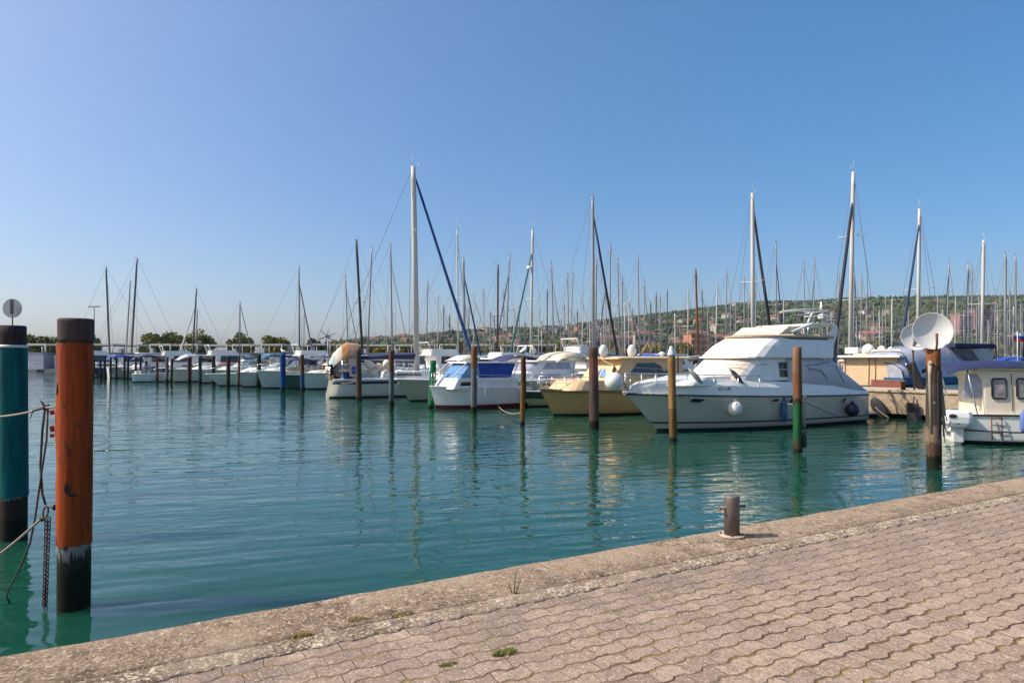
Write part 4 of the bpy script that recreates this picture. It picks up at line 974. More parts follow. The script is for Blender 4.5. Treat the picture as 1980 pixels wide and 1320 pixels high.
build_house('brim_shade_band', [(zD_-.10, wsn(1431, 658), A(1536, 657), aft-.35, 1.245), (zD_-.03, wsn(1426, 655), A(1535, 654), aft-.32, 1.265)], [M('brown_brim_shade', (.16, .09, .06), .85)], root, n=NN, sharp=2.3)  # brown band: the shade under the brim put in as colour
# handrail and long seam line below the windscreen
lh = MB(); lh.tube([fy_ for fy_ in [(A(1485, 704), 1.33, Z(704, 1485)), (A(1450, 704), 1.33, Z(704, 1450)), (wsn(1372, 707)+.06, .62, Z(706, 1400))]], .016, 6); lh.build('windscreen_seam', TANLIGHT, root)
# flybridge side canvas
mb = MB()
wfl = lambda a, z: 1.24
mb.prism(fy.poly([(1497, 652), (1512, 643), (1529, 629), (1541, 636), (1556, 646), (1601, 647), (1590, 660), (1580, 673), (1530, 657)], 1.15), 0, 0, wf=lambda a, z: 1.12); mb.build('flybridge_canvas', TANLIGHT, root, .03)
gc = MB(); gc.prism(fy.poly([(1524, 656), (1545, 657), (1602, 674), (1608, 684), (1524, 690)], 1.2), 0, 0, wf=lambda a, z: 1.21); gc.build('flybridge_side', M('grey_tan_canvas', (.42, .35, .29), .85, var=.1, bump=.012, bscale=6), root, .03)
# radar arch: two raked legs and a crossing top
for s in (1, -1):
    ar = MB(); pol = fy.poly([(1580, 690), (1601, 691), (1608, 672), (1617, 646), (1618, 633), (1611, 625), (1570, 624), (1530, 640), (1532, 643), (1571, 628.5), (1605, 629), (1609, 635), (1598, 656)], 1.2)
    ar.prism(pol, s*1.12, s*1.26); ar.build('radar_arch_leg', WHITE, root, .02)
ar = MB(); a0, z0_ = fy.L(1572, 625, 1.2); a1, z1_ = fy.L(1613, 626, 1.2); ar.box(((a0+a1)/2, 0, z0_-.04), (abs(a1-a0), 2.3, .09)); ar.build('radar_arch_top', WHITE, root, .03)
# rails inside the arch opening
for px in (1552, 1561, 1576, 1587):
    for y in (1.0, -1.0):
        a, z = fy.L(px, 655, 1.0); a2, z2 = fy.L(px+2, 627, 1.0); rl = MB(); rl.tube([(a, y, z), (a2, y, z2)], .014, 5); rl.build('arch_rail', STEEL, root)
# radar platform
rd = MB(); q = lambda px, py, lat=0: (fy.L(px, py, lat)[0], lat, fy.L(px, py, lat)[1])
for lat in (-.35, .35):
    rd.tube([q(1562, 624, lat), q(1570, 605, lat), q(1590, 600, lat), q(1598, 624, lat)], .035, 6); rd.tube([q(1556, 612, lat), q(1600, 610, lat)], .022, 6)
for px, py in ((1562, 622), (1570, 606), (1590, 601), (1580, 623)): rd.tube([q(px, py, -.35), q(px, py, .35)], .025, 6)
rd.build('radar_frame', WHITE2, root)
o = MB(); o.lathe(q(1592, 612, .2), [(0, -.12), (.2, -.1), (.22, 0), (.2, .08), (0, .12)], 16); o.build('radar_dome', WHITE, root)
o = MB(); o.lathe(q(1588, 600), [(.06, 0), (.06, .18), (.03, .22), (.03, .34), (.0, .36)], 10); o.build('mast_light', WHITE, root)
o = MB(); o.tube([q(1508, 604, .6), q(1530, 599, .6), q(1560, 597, .4), q(1590, 597, .3)], [.028, .025, .02, .02], 6); o.tube([q(1513, 602, .9), q(1540, 601, .8), q(1596, 603, .4)], [.02, .018, .015], 6); o.build('whip_antenna', WHITE, root)
o = MB(); o.tube([q(1532, 680, 1.2), q(1532, 644, 1.2)], .02, 6); o.tube([q(1541, 676, 1.22), q(1541, 642, 1.22)], .018, 6); o.build('flag_staff', WHITE, root)
# side window, name plate, portholes
wsid = lambda a, z: interp(z, [zA-.05, zB_], [1.30, 1.22])
mb = MB(); mb.panel(fy.poly([(1506, 700), (1562, 699), (1569, 727), (1507, 729)], 1.27), wsid, 1, .012); mb.panel([(p[0], p[1]) for p in fy.poly([(1506, 700), (1562, 699), (1569, 727), (1507, 729)], 1.27)], wsid, -1, .012); w_ = mb.build('side_window', M('brown_glass', (.03, .02, .012), .12, var=.5, scale=2), root)
mb = MB()
for seg in (((1506, 714), (1565, 713)), ((1524, 700), (1522, 729)), ((1548, 700), (1550, 728))):
    (a, z), (a2, z2) = fy.L(*seg[0], 1.27), fy.L(*seg[1], 1.27); mb.tube([(a, wsid(a, z)+.018, z), (a2, wsid(a2, z2)+.018, z2)], .014, 5)
mb.build('frame', WHITE2, w_)
for (px, py, rx, rz_) in ((1377, 776, .25, .085), (1497, 774.5, .19, .085), (1527, 774, .17, .09), (1627, 773, .11, .10)):
    for s in (1, -1):
        a, z = fy.L(px, py, 1.62); mb = MB(); v = []
        for k in range(20):
            t = 2*math.pi*k/20; aa = a+rx*math.cos(t); zz = z+rz_*math.sin(t); v.append((aa, s*(hb(aa, zz)+.05), zz))
        mb.add(v, [list(range(20))]); pt = mb.build('porthole', GLASS, root)
        fm = MB(); fm.tube(v+[v[0]], .016, 5); fm.build('rim', STEEL, pt)
# cockpit enclosure
prof = fy.poly([(1524, 664), (1606, 680), (1668, 756), (1524, 756)], 1.3)
zt_ = prof[1][1]; 
cw = MB(); rings = []
for (px, py, w_) in ((1522, 668, 1.24), (1560, 672, 1.28), (1604, 680, 1.24), (1620, 698, 1.28), (1640, 722, 1.36), (1668, 755, 1.46)):
    a, z = fy.L(px, py, 1.28); zb_ = sheer(max(0, a)/YL)+.06; wb_ = min(1.52, bd(max(0, a)/YL)-.1)
    rings.append([(a, -wb_, zb_), (a, -lerp(w_, wb_, .45)+.0, lerp(zb_, z, .6)), (a, -w_*.86, z), (a, -w_*.4, z+.05), (a, w_*.4, z+.05), (a, w_*.86, z), (a, lerp(w_, wb_, .45), lerp(zb_, z, .6)), (a, wb_, zb_)])
cw.loft(rings, smooth=True); cpt = cw.build('cockpit_canvas', LAV, root)
zp = MB()
def onc(px, py):                                   # a point on the canvas side
    a, z = fy.L(px, py, 1.38); return (a, 1.44, z)
for poly_ in ([(1552, 707), (1580, 704), (1603, 699)], [(1560, 712), (1585, 716), (1594, 728), (1606, 750)], [(1612, 705), (1624, 728), (1634, 752)]): zp.tube([onc(*p_) for p_ in poly_], .016, 5)
zp.build('seam', M('canvas_seam', (.17, .16, .18), .9), root)
# bow rail and pulpit
hrail(root, deck_path(YL, YO, bd, sheer, .62, 1.0, 1, 14, .10), .68, 6, .016, False)
hrail(root, deck_path(YL, YO, bd, sheer, .62, 1.0, -1, 14, .10), .68, 6, .016, False)
an = MB(); a, z = fy.L(1214, 757, 0); an.box((a-.08, 0, z), (.45, .26, .09)); an.tube([(a+.1, -.09, z-.03), (a+.14, 0, z-.12), (a+.1, .09, z-.03)], .035, 6); an.build('anchor_roller', STEEL, root, .01)
wd_ = MB(); a, z = fy.L(1240, 748, 0); wd_.lathe((a, 0, z-.08), [(.11, 0), (.09, .1), (.05, .14), (.0, .15)], 12); a, z = fy.L(1283, 742, .3); wd_.box((a, .3, z), (.16, .06, .06)); a, z = fy.L(1321, 741, .5); wd_.box((a, .5, z+.03), (.2, .1, .05)); wd_.build('deck_fitting', ALUD, root)
# registration letters
def text_mesh(s_, size, name, mat, parent, M4, ext=.004):
    cu = bpy.data.curves.new(name, 'FONT'); cu.body = s_; cu.size = size; cu.extrude = ext; cu.align_x = 'CENTER'; cu.align_y = 'CENTER'
    ob = bpy.data.objects.new(name, cu); COL.objects.link(ob); dg = bpy.context.evaluated_depsgraph_get()
    me = bpy.data.meshes.new_from_object(ob.evaluated_get(dg)); bpy.data.objects.remove(ob)
    me.materials.clear(); me.materials.append(mat)
    o = bpy.data.objects.new(name, me); COL.objects.link(o); o.parent = parent; o.matrix_local = M4; return o
a, z = fy.L(1412, 753, 1.55); qn = bd(min(1, a/(YL+YO*.8)))-.04
text_mesh('KP-1178', .17, 'registration', NAVYPAINT, root, Matrix.Translation((a, qn*.985+.03, z))@Matrix.Rotation(math.pi, 4, 'Z')@Matrix.Rotation(R(86), 4, 'X'))
for (px, py, lat, sx_) in ((1310, 735, .0, .5), (1335, 729, .0, .4)):
    a, z = fy.L(px, py, lat); mb = MB(); mb.box((a, lat, z-.01), (sx_, .5, .05)); mb.build('deck_hatch', M('smoked_hatch', (.05, .05, .055), .15), root, .015)
for k in range(5):
    q_ = (.06, .3, .52, .72, .9)[k]; a = q_*YL+YO*q_**3
    for s_ in (1, -1): mb = MB(); mb.tube([(a-.09, s_*(bd(q_)-.09), sheer(q_)+.05), (a-.03, s_*(bd(q_)-.09), sheer(q_)+.035), (a+.03, s_*(bd(q_)-.09), sheer(q_)+.035), (a+.09, s_*(bd(q_)-.09), sheer(q_)+.05)], .016, 6); mb.build('cleat', STEEL, root)
# teak swim platform
mb = MB(); mb.box((-.42, 0, .3), (.6, 2.7, .09)); mb.build('swim_platform', WHITE, root, .03)
YROOT = root
# fenders along the yacht
FG = 'fenders hanging on the white flybridge yacht'
def yf(kind, px, py, mat, label, s, tz=1.15):
    a, z = fy.L(px, py, 1.8); y = hb(a, z)+(.2*s if kind == 'ball' else .13*s); a, z = fy.L(px, py, y)
    return fender(kind, fy.W(a, y, z), mat, label, s, fy.W(a, bd(a/YL)+.02, tz), FG)
yf('ball', 1421, 789, WHITEF, 'white ball fender on the middle of the yacht hull', 1.25)
yf('long', 1516, 793, BLUEF, 'long blue fender beside the green and brown pile on the yacht hull', 1.0)
yf('ball', 1648, 792, NAVYF, 'dark navy ball fender at the stern of the yacht', 1.2)
def onrail(name, px, py, mat, label):
    a, z = fy.L(px, py, 1.2); p = fy.W(a, 1.2, z); m = MB(); m.tube([(-.26, -.05, .26), (-.14, -.05, .14), (.03, -.05, -.05), (.13, -.05, -.17), (.22, -.05, -.26)], [.012, .07, .09, .06, .012], 10); o = m.build(name, mat); o.location = p; o.rotation_euler = (0, 0, 0)
    return tag(o, label, 'fender', FG)
onrail('rail_fender', 1424, 727, M('charcoal_fender', (.04, .045, .055), .6, var=.4, scale=9), 'dark elongated fender hung slanting on the yacht side rail')
onrail('rail_fender', 1345, 727, M('grey_fender', (.3, .28, .25), .7, var=.2, scale=9), 'grey elongated fender hung slanting by the yacht windscreen')
# ================================================================== beige cabin cruiser
un = Vector((-.86, -.51, 0)); bow = wl(1071, 803.5); L_, O_ = 8.2, .75
fb = Frame(bow-un*L_, un)
root = thing('cabin_cruiser', 'beige cabin cruiser with a hard roof and dark side window behind the yacht bow', 'boat', fb.O, fb.rz)
bd, sheer, half, hb = build_hull(root, L_, 3.0, 1.18, 1.0, O_, BEIGE, BOOT, flare=.16, full=2.8, mid=.42, stripes=[(.86, .93, M('beige_rubbing_strake', (.22, .15, .06), .5))], rail=M('brown_gunwale', (.13, .085, .04), .6), deck=BEIGE2, bootz=.09, trake=0)
fa = lambda px, py, lat=1.0: fb.L(px, py, lat)[0]; fz = lambda py, px=1200, lat=1.0: fb.L(px, py, lat)[1]
zt_ = fz(736, 1110, .5)
build_house('fore_cabin', [(1.1, fb.L(1068, 748, 0)[0], fa(1130, 750, .9), fa(1240, 740), 1.1), (zt_, fb.L(1085, 737, 0)[0], fa(1140, 737, .9), fa(1240, 740), 1.0)], [BEIGE2], root, 12, 2.2)
zr = fz(694, 1230)
aft = fa(1318, 700)
build_house('wheelhouse', [(1.1, fb.L(1150, 750, 0)[0], fa(1178, 752, 1.15), aft, 1.18), (fz(735), fb.L(1155, 735, 0)[0], fa(1184, 735, 1.1), aft, 1.16), (zr, fb.L(1176, 697, 0)[0], fa(1206, 697, 1.05), aft, 1.06)], [BEIGE2], root, 12, 3.2)
build_house('roof', [(zr, fb.L(1160, 697, 0)[0], fa(1200, 697, 1.1), aft-.35, 1.24), (zr+.06, fb.L(1160, 694, 0)[0], fa(1200, 694, 1.1), aft-.35, 1.25), (zr+.12, fb.L(1172, 691, 0)[0], fa(1210, 690, 1.1), aft-.3, 1.12)], [M('beige_roof', (.62, .5, .3), .5, var=.08)], root, 12, 3.2)
wsb = lambda a, z: interp(z, [1.1, fz(735), zr], [1.18, 1.16, 1.06])
pw = fb.poly([(1214, 724), (1232, 701), (1266, 700), (1278, 706), (1286, 726)], 1.12)
for s in (1, -1):
    mb = MB(); mb.panel(pw, wsb, s, .012); w_ = mb.build('side_window', GLASS, root)
    mb = MB(); pl = [(a, s*(wsb(a, z)+.015), z) for a, z in pw]; mb.tube(pl+[pl[0]], .028, 6); mb.tube([(lerp(pw[0][0], pw[1][0], .6), pl[0][1]*.99, lerp(pw[0][1], pw[1][1], .6)), (lerp(pw[4][0], pw[3][0], .6), pl[4][1]*.99, lerp(pw[4][1], pw[3][1], .6))], .014, 5); mb.build('frame', M('beige_frame', (.6, .5, .34), .5), w_)
fw = MB(); z1, z2 = fz(728, 1180, .4), fz(702, 1190, .4)
for s in (-1, 1):
    fw.add([(fb.L(1157, 729, 0)[0]+.02, s*.06, z1), (fb.L(1158, 729, 0)[0]-.05, s*.8, z1), (fb.L(1174, 702, 0)[0]-.03, s*.75, z2), (fb.L(1174, 702, 0)[0]+.04, s*.06, z2)], [(0, 1, 2, 3)])
fw.build('windscreen', BLUEGLASS, root)
hrail(root, deck_path(L_, O_, bd, sheer, .5, 1.0, 1, 12), .55, 6); hrail(root, deck_path(L_, O_, bd, sheer, .5, 1.0, -1, 12), .55, 6)
mb = MB(); a, z = fb.L(1290, 723, 1.2); mb.ball((a, wsb(a, z)+.1, z), .17, sq=(1, .5, 1.15)); mb.build('life_ring', TEALBLUE, root)
for (px, py, s) in ((1167, 676, .28), (1222, 677, .3)):
    a, z = fb.L(px, 690, .2); mb = MB(); mb.ball((a, .2, zr+.36), s, 14, sq=(.8, .6, 1.05)); mb.build('white_float', WHITEF, root)
mb = MB(); mb.tube([(fb.L(1236, 690, .3)[0], .3, zr+.1), (fb.L(1256, 658, .3)[0], .3, fz(658, 1256, .3))], .04, 6); mb.tube([(fb.L(1262, 690, -.3)[0], -.3, zr+.1), (fb.L(1254, 668, -.3)[0], -.3, fz(664, 1256, .3))], .03, 6); mb.build('folded_mast', M('old_wood', (.25, .17, .1), .8, var=.2), root)
mb = MB(); mb.lathe((fb.L(1280, 690, .2)[0], .2, zr+.1), [(.1, 0), (.1, .1), (.16, .12), (.15, .2), (0, .26)], 12); mb.build('roof_light', WHITE, root)
# the white ball buoy on its line between pile and yacht
pb = wp(1187, 737, 21.6)
th = thing('ball_buoy', 'big white ball buoy hanging from a rope in front of the beige cruiser', 'buoy', pb)
MB().ball((0, 0, 0), 18/F*21.6, 24).build('float', M('buoy_white', (.7, .69, .66), .5, var=.05, scale=4, dirt=(.45, .42, .3), dirtamt=.35, dscale=6), th)
MB().lathe((0, 0, 18/F*21.6-.02), [(.07, 0), (.06, .1), (.025, .16), (.02, .2)], 10).build('eye', RUST, th)
_, b_, h_, r_ = P['d']
pt_top = wp(1187, 706, 21.6)
rope('mooring_rope', catenary((b_.x+r_, b_.y, 2.52), pt_top, .03)+catenary(pt_top, fy.W(YL+YO-.15, .05, 1.36), .02)[1:], .02, 'mooring rope from the thick reddish pile to the yacht bow carrying the ball buoy')
rope('mooring_rope', [pt_top, pb+Vector((0, 0, 18/F*21.6+.15))], .02, 'short rope holding the white ball buoy', ROPED)
_, b_, h_, r_ = P['c']
rope('mooring_rope', catenary((b_.x, b_.y, 1.42), fy.W(YL*.93, 1.0, 1.2), .08), .016, 'mooring rope from the white capped pile to the yacht bow')
rope('mooring_rope', catenary((b_.x+.1, b_.y, 1.35), fy.W(5.2, 1.75, .95), .05), .011, 'thin rope along the yacht side from the white capped pile')
_, b_, h_, r_ = P['b']
rope('mooring_rope', catenary((b_.x+.1, b_.y, 1.38), fy.W(2.2, 1.75, .3), .03), .012, 'dark line slanting from the green and brown pile to the yacht hull', ROPED)
rope('mooring_rope', catenary((b_.x, b_.y, 1.3), fy.W(5.2, 1.78, .92), .04), .011, 'thin rope from the green and brown pile along the yacht side')
# ================================================================== small white and blue cruiser
un = Vector((-.83, -.56, 0)); bow = wl(843, 790.5); L_, O_ = 5.0, .35
fg = Frame(bow-un*L_, un)
root = thing('cabin_cruiser', 'small white cruiser with bright blue cockpit canvas and red waterline', 'boat', fg.O, fg.rz)
bd, sheer, half, hb = build_hull(root, L_, 2.5, 1.14, .98, O_, WHITE, RED, flare=.14, full=3.0, mid=.45, bootz=.2, trake=0, rail=WHITE2, deck=WHITE)
ga = lambda px, py, lat=.95: fg.L(px, py, lat)[0]; gz = lambda py, px=940, lat=.95: fg.L(px, py, lat)[1]
aft = max(.15, ga(1000, 730))
build_house('cabin', [(1.0, fg.L(850, 746, 0)[0], ga(880, 746), aft, 1.08), (gz(730), fg.L(862, 731, 0)[0], ga(890, 730), aft, 1.0)], [WHITE], root, 12, 2.6)
zr = gz(702); z1 = gz(730)
def gm(i, j): return 0 if i >= 0 else 2
build_house('windscreen', [(z1, fg.L(866, 730, 0)[0], ga(893, 730), ga(930, 730), .98), (zr, fg.L(892, 703, 0)[0], ga(912, 702), ga(945, 702), .9)], [BLUEGLASS], root, 12, 2.8)
mb = MB(); pol = fg.poly([(926, 703), (998, 702), (982, 744), (931, 744)], .98); mb.prism(pol, 0, 0, wf=lambda a, z: interp(z, [z1-.3, zr], [1.04, .92])); mb.build('cockpit_canvas', BLUECAN, root, .02)
build_house('roof', [(zr, fg.L(884, 702, 0)[0], ga(900, 702), ga(1003, 700), 1.0), (zr+.07, fg.L(888, 699, 0)[0], ga(902, 699), ga(1003, 699), .97)], [WHITE], root, 12, 2.8)
fr_ = MB()
for s in (1, -1): fr_.tube([(ga(902, 702), s*.94, zr), (ga(872, 731), s*1.0, z1)], .03, 6); fr_.tube([(ga(1002, 701), s*.95, zr), (ga(984, 744), s*1.05, gz(746))], .035, 6)
fr_.build('window_frame', WHITE, root)
mb = MB(); pw = fg.poly([(890, 746), (892, 738), (914, 738), (916, 746)], 1.05)
mb.panel(pw, lambda a, z: 1.045, 1, .012); mb.build('cabin_window', GLASS, root); mb = MB(); mb.panel(pw, lambda a, z: 1.045, -1, .012); mb.build('cabin_window', GLASS, root)
hrail(root, deck_path(L_, O_, bd, sheer, .0, .97, 1, 14), .62, 7); hrail(root, deck_path(L_, O_, bd, sheer, .0, .97, -1, 14), .62, 7)
ob = MB(); ob.box((-.25, 0, .75), (.4, .34, .5)); ob.box((-.22, 0, .25), (.16, .14, .7)); ob.build('outboard_engine', ALUD, root, .05)
a, z = fg.L(939, 760, 1.35); fender('long', fg.W(a, hb(a, .5)+.14, z), WHITEF, 'white fender on the side of the blue canopied cruiser', .62, fg.W(a, hb(a, 1)+.05, 1.0))
_, b_, h_, r_ = P['g']
rope('mooring_rope', catenary((b_.x, b_.y, .25), fg.W(L_+.2, 0, 1.0), .02), .018, 'light mooring rope from the bright green pile to the cruiser bow')
_, b_, h_, r_ = P['e']
rope('mooring_rope', catenary((b_.x, b_.y, .5), fg.W(2.2, 1.25, .12), .2), .016, 'slack mooring rope from the slim gull pile to the red waterline')
# ================================================================== generic motor boat
def motor_boat(label, bowpx, bowpy, u, L_, O_, B, zb, zs, hull, boot=BOOT, style='cuddy', glass=GLASS, canopy=None, stripes=None, ctop=2.1, name='motor_boat', rail=True, cat='boat', deck=WHITE, house=WHITE, group=None, cov=None):
    un = Vector((u[0], u[1], 0)).normalized(); bw = wl(bowpx, bowpy); f = Frame(bw-un*L_, un)
    root = thing(name, label, cat, f.O, f.rz, group)
    bd, sheer, half, hb = build_hull(root, L_, B, zb, zs, O_, hull, boot, flare=.2, full=2.5, stripes=stripes, trake=.1, rail=WHITE2, deck=deck, ns=16)
    w_ = B*.36
    if style in ('cuddy', 'pilot', 'fly'):
        build_house('cabin', [(zs-.02, L_*.86, L_*.62, L_*.2, w_), (zs+.42, L_*.74, L_*.55, L_*.2, w_*.92), (zs+.46, L_*.66, L_*.52, L_*.2, w_*.8)], house, root, 10, 2.2)
        window_strip(root, lambda a, z: w_*.97, L_*.3, L_*.54, zs+.12, zs+.32, mat=glass)
    if style == 'cuddy':
        build_house('windscreen', [(zs+.4, L_*.6, L_*.48, L_*.4, w_*.9), (zs+.85, L_*.5, L_*.42, L_*.38, w_*.82)], CLEAR if glass is not BLUEGLASS else BLUEGLASS, root, 10, 2.5)
    if style in ('pilot', 'fly'):
        t = ctop
        build_house('wheelhouse', [(zs+.35, L_*.62, L_*.52, L_*.16, w_*.9), (zs+.62, L_*.6, L_*.51, L_*.16, w_*.89), (t-.08, L_*.5, L_*.44, L_*.14, w_*.8)], [house], root, 10, 2.6)
        wf = lambda a, z: lerp(w_*.89, w_*.8, max(0, min(1, (z-zs-.62)/(t-.7-zs))))
        window_strip(root, wf, L_*.2, L_*.46, zs+.66, t-.16, mat=glass, slope=L_*.04)
        build_house('front_window', [(zs+.64, L_*.605, L_*.525, L_*.5, w_*.86), (t-.16, L_*.525, L_*.462, L_*.44, w_*.79)], [glass], root, 10, 2.6)
        build_house('roof', [(t-.09, L_*.55, L_*.47, L_*.08, w_*.95), (t, L_*.54, L_*.46, L_*.08, w_*.93)], [house], root, 10, 2.6)
    if style == 'fly':
        t = ctop
        build_house('fly_coaming', [(t, L_*.46, L_*.4, L_*.1, w_*.85), (t+.45, L_*.42, L_*.36, L_*.1, w_*.8)], [house], root, 10, 2.4)
        mb = MB(); mb.tube([(L_*.1, -w_*.8, t), (L_*.06, -w_*.8, t+1.0), (L_*.06, w_*.8, t+1.0), (L_*.1, w_*.8, t)], .05, 6); mb.build('radar_arch', WHITE, root)
    if canopy:
        a0, a1, z0, z1, cm = canopy; mb = MB(); rr = []
        for i in range(7):
            k = i/6; a = lerp(a0, a1, k); z = lerp(z0, z1, math.sin(k*math.pi)**.6)
            rr.append([(a, -w_*1.05, z0-.02 if i in (0, 6) else lerp(z0, z, .5)), (a, -w_*.95, z-.06), (a, -w_*.5, z), (a, w_*.5, z), (a, w_*.95, z-.06), (a, w_*1.05, z0-.02 if i in (0, 6) else lerp(z0, z, .5))])
        mb.loft(rr, closed=False, cap0=False, cap1=False, smooth=True); mb.build('canopy', cm, root)
        fm = MB()
        for a in (lerp(a0, a1, .25), lerp(a0, a1, .75)):
            for s in (1, -1): fm.tube([(lerp(a0, a1, .5), s*w_, zs), (a, s*w_*.98, lerp(z0, z1, .9))], .018, 5)
        fm.build('canopy_frame', STEEL, root)
    rgear = random.Random(int(bowpx*7+L_*100))
    gm_ = [CUSH, NAVY, RUBBER, TEAK, WHITEF, BLUECAN, LAV]
    for k in range(7):
        q = rgear.uniform(.08, .8); a = q*L_; y = rgear.uniform(-.8, .8)*max(.1, bd(q)-.15); z = sheer(q)+.03; g_ = MB(); kind = k % 4
        if kind == 0: g_.box((a, y, z+.12), (rgear.uniform(.3, .8), rgear.uniform(.25, .5), .24), rz=rgear.uniform(0, 3)); nm = 'deck_box'
        elif kind == 1: g_.ball((a, y, z+.1), .2, 10, sq=(1.3, .9, .6)); nm = 'cushion'
        elif kind == 2: g_.tube([(a+.22*math.cos(t*.6), y+.22*math.sin(t*.6), z+.02+.01*t) for t in range(22)], .025, 5); nm = 'rope_coil'
        else: g_.tube([(a, y, z), (a+.05, y, z+rgear.uniform(.9, 1.6))], .02, 5); nm = 'rod'
        g_.build(nm, rgear.choice(gm_) if kind < 2 else ROPE if kind == 2 else ALUD, root, .03 if kind == 0 else 0)
    if rail:
        for s in (1, -1): hrail(root, deck_path(L_, O_, bd, sheer, .5, .99, s, 8), .5, 5, .013, False)
    return f, root
BP = (-.80, -.60)
motor_boat('olive grey motor cruiser pointing its sharp bow left behind the bright green pile', 793, 776, (-.82, -.57), 9.0, 1.0, 3.0, 1.32, 1.1, OLIVEHULL, style='cuddy', ctop=1.9)
motor_boat('white flybridge cruiser with a cream canopy behind the blue canopied cruiser', 905, 770, (-.8, -.6), 9.5, .8, 3.2, 1.3, 1.1, WHITE, style='pilot', ctop=2.35, canopy=(-.2, 3.4, 2.2, 2.95, CREAM), glass=CLEAR)
motor_boat('small green and yellow boat between the slim gull pile and the beige cruiser', 1022, 787, (-.78, -.62), 5.5, .4, 2.0, .85, .7, M('yellow_green_hull', (.30, .32, .16), .4, dirt=(.2, .2, .1)), style='open', canopy=None, stripes=[(.45, .9, M('dark_green_stripe', (.008, .035, .03), .4))], deck=WHITE2)
motor_boat('grey green hulled fishing boat with cream deck moored by the bright blue pile', 508, 751, (-.8, -.6), 8.5, .5, 2.8, 1.5, 1.3, M('pale_green_hull', (.42, .47, .42), .35, dirt=(.3, .33, .27)), style='cuddy', deck=CUSH, house=BEIGE2, canopy=(4.2, 7.2, 2.1, 2.55, NAVY))
motor_boat('second pale green boat with navy canopy right of the bright blue pile', 592, 752.5, (-.8, -.6), 7.5, .5, 2.6, 1.35, 1.2, M('pale_green_hull2', (.45, .5, .46), .35), style='cuddy', deck=CUSH, house=BEIGE2, canopy=(2.6, 5.6, 2.1, 2.6, NAVY))
motor_boat('white decked boat with a low raked bow left of the dark green pile', 425, 746, (-.84, -.54), 9.5, 1.2, 3.0, 1.1, 1.2, M('green_white_hull', (.5, .55, .51), .3), style='cuddy', ctop=2)
motor_boat('grey white cruiser between the two dark piles left of the raked bow boat', 388, 740.5, (-.8, -.6), 8, .7, 2.8, 1.4, 1.2, GREYHULL, style='pilot', ctop=2.3, glass=CLEAR)
motor_boat('white boat with an orange dinghy on deck behind the maroon pile', 338, 738.5, (-.8, -.6), 8, .6, 2.9, 1.4, 1.2, GREYHULL, style='cuddy', canopy=(1.5, 4.5, 1.7, 2.05, M('orange_dinghy', (.4, .12, .04), .6)))
motor_boat('white sport boat with an outboard near the grey pile of the close pair', 338, 737.5, (.92, .39), 3.8, .4, 1.8, 1.0, .85, WHITE2, style='open', canopy=(.6, 2, 1.3, 1.7, NAVY))
motor_boat('grey hulled boat with a rising white deck line left of the thin orange brown pile', 249, 732.3, (-.8, -.6), 8, .7, 2.8, 1.1, 1.5, M('grey_green_hull', (.3, .34, .31), .4), style='cuddy', canopy=(1, 4.2, 2.2, 2.7, NAVY))  # hull in one even grey green
motor_boat('dark blue hulled boat with a white cabin, nearest to the orange pile', 189, 730, (-.8, -.6), 9, .7, 3, 1.35, 1.15, NAVYPAINT, style='pilot', ctop=3.2, canopy=(-.5, 2.4, 2.6, 3.3, M('green_canvas', (.03, .12, .09), .8)), glass=CLEAR)
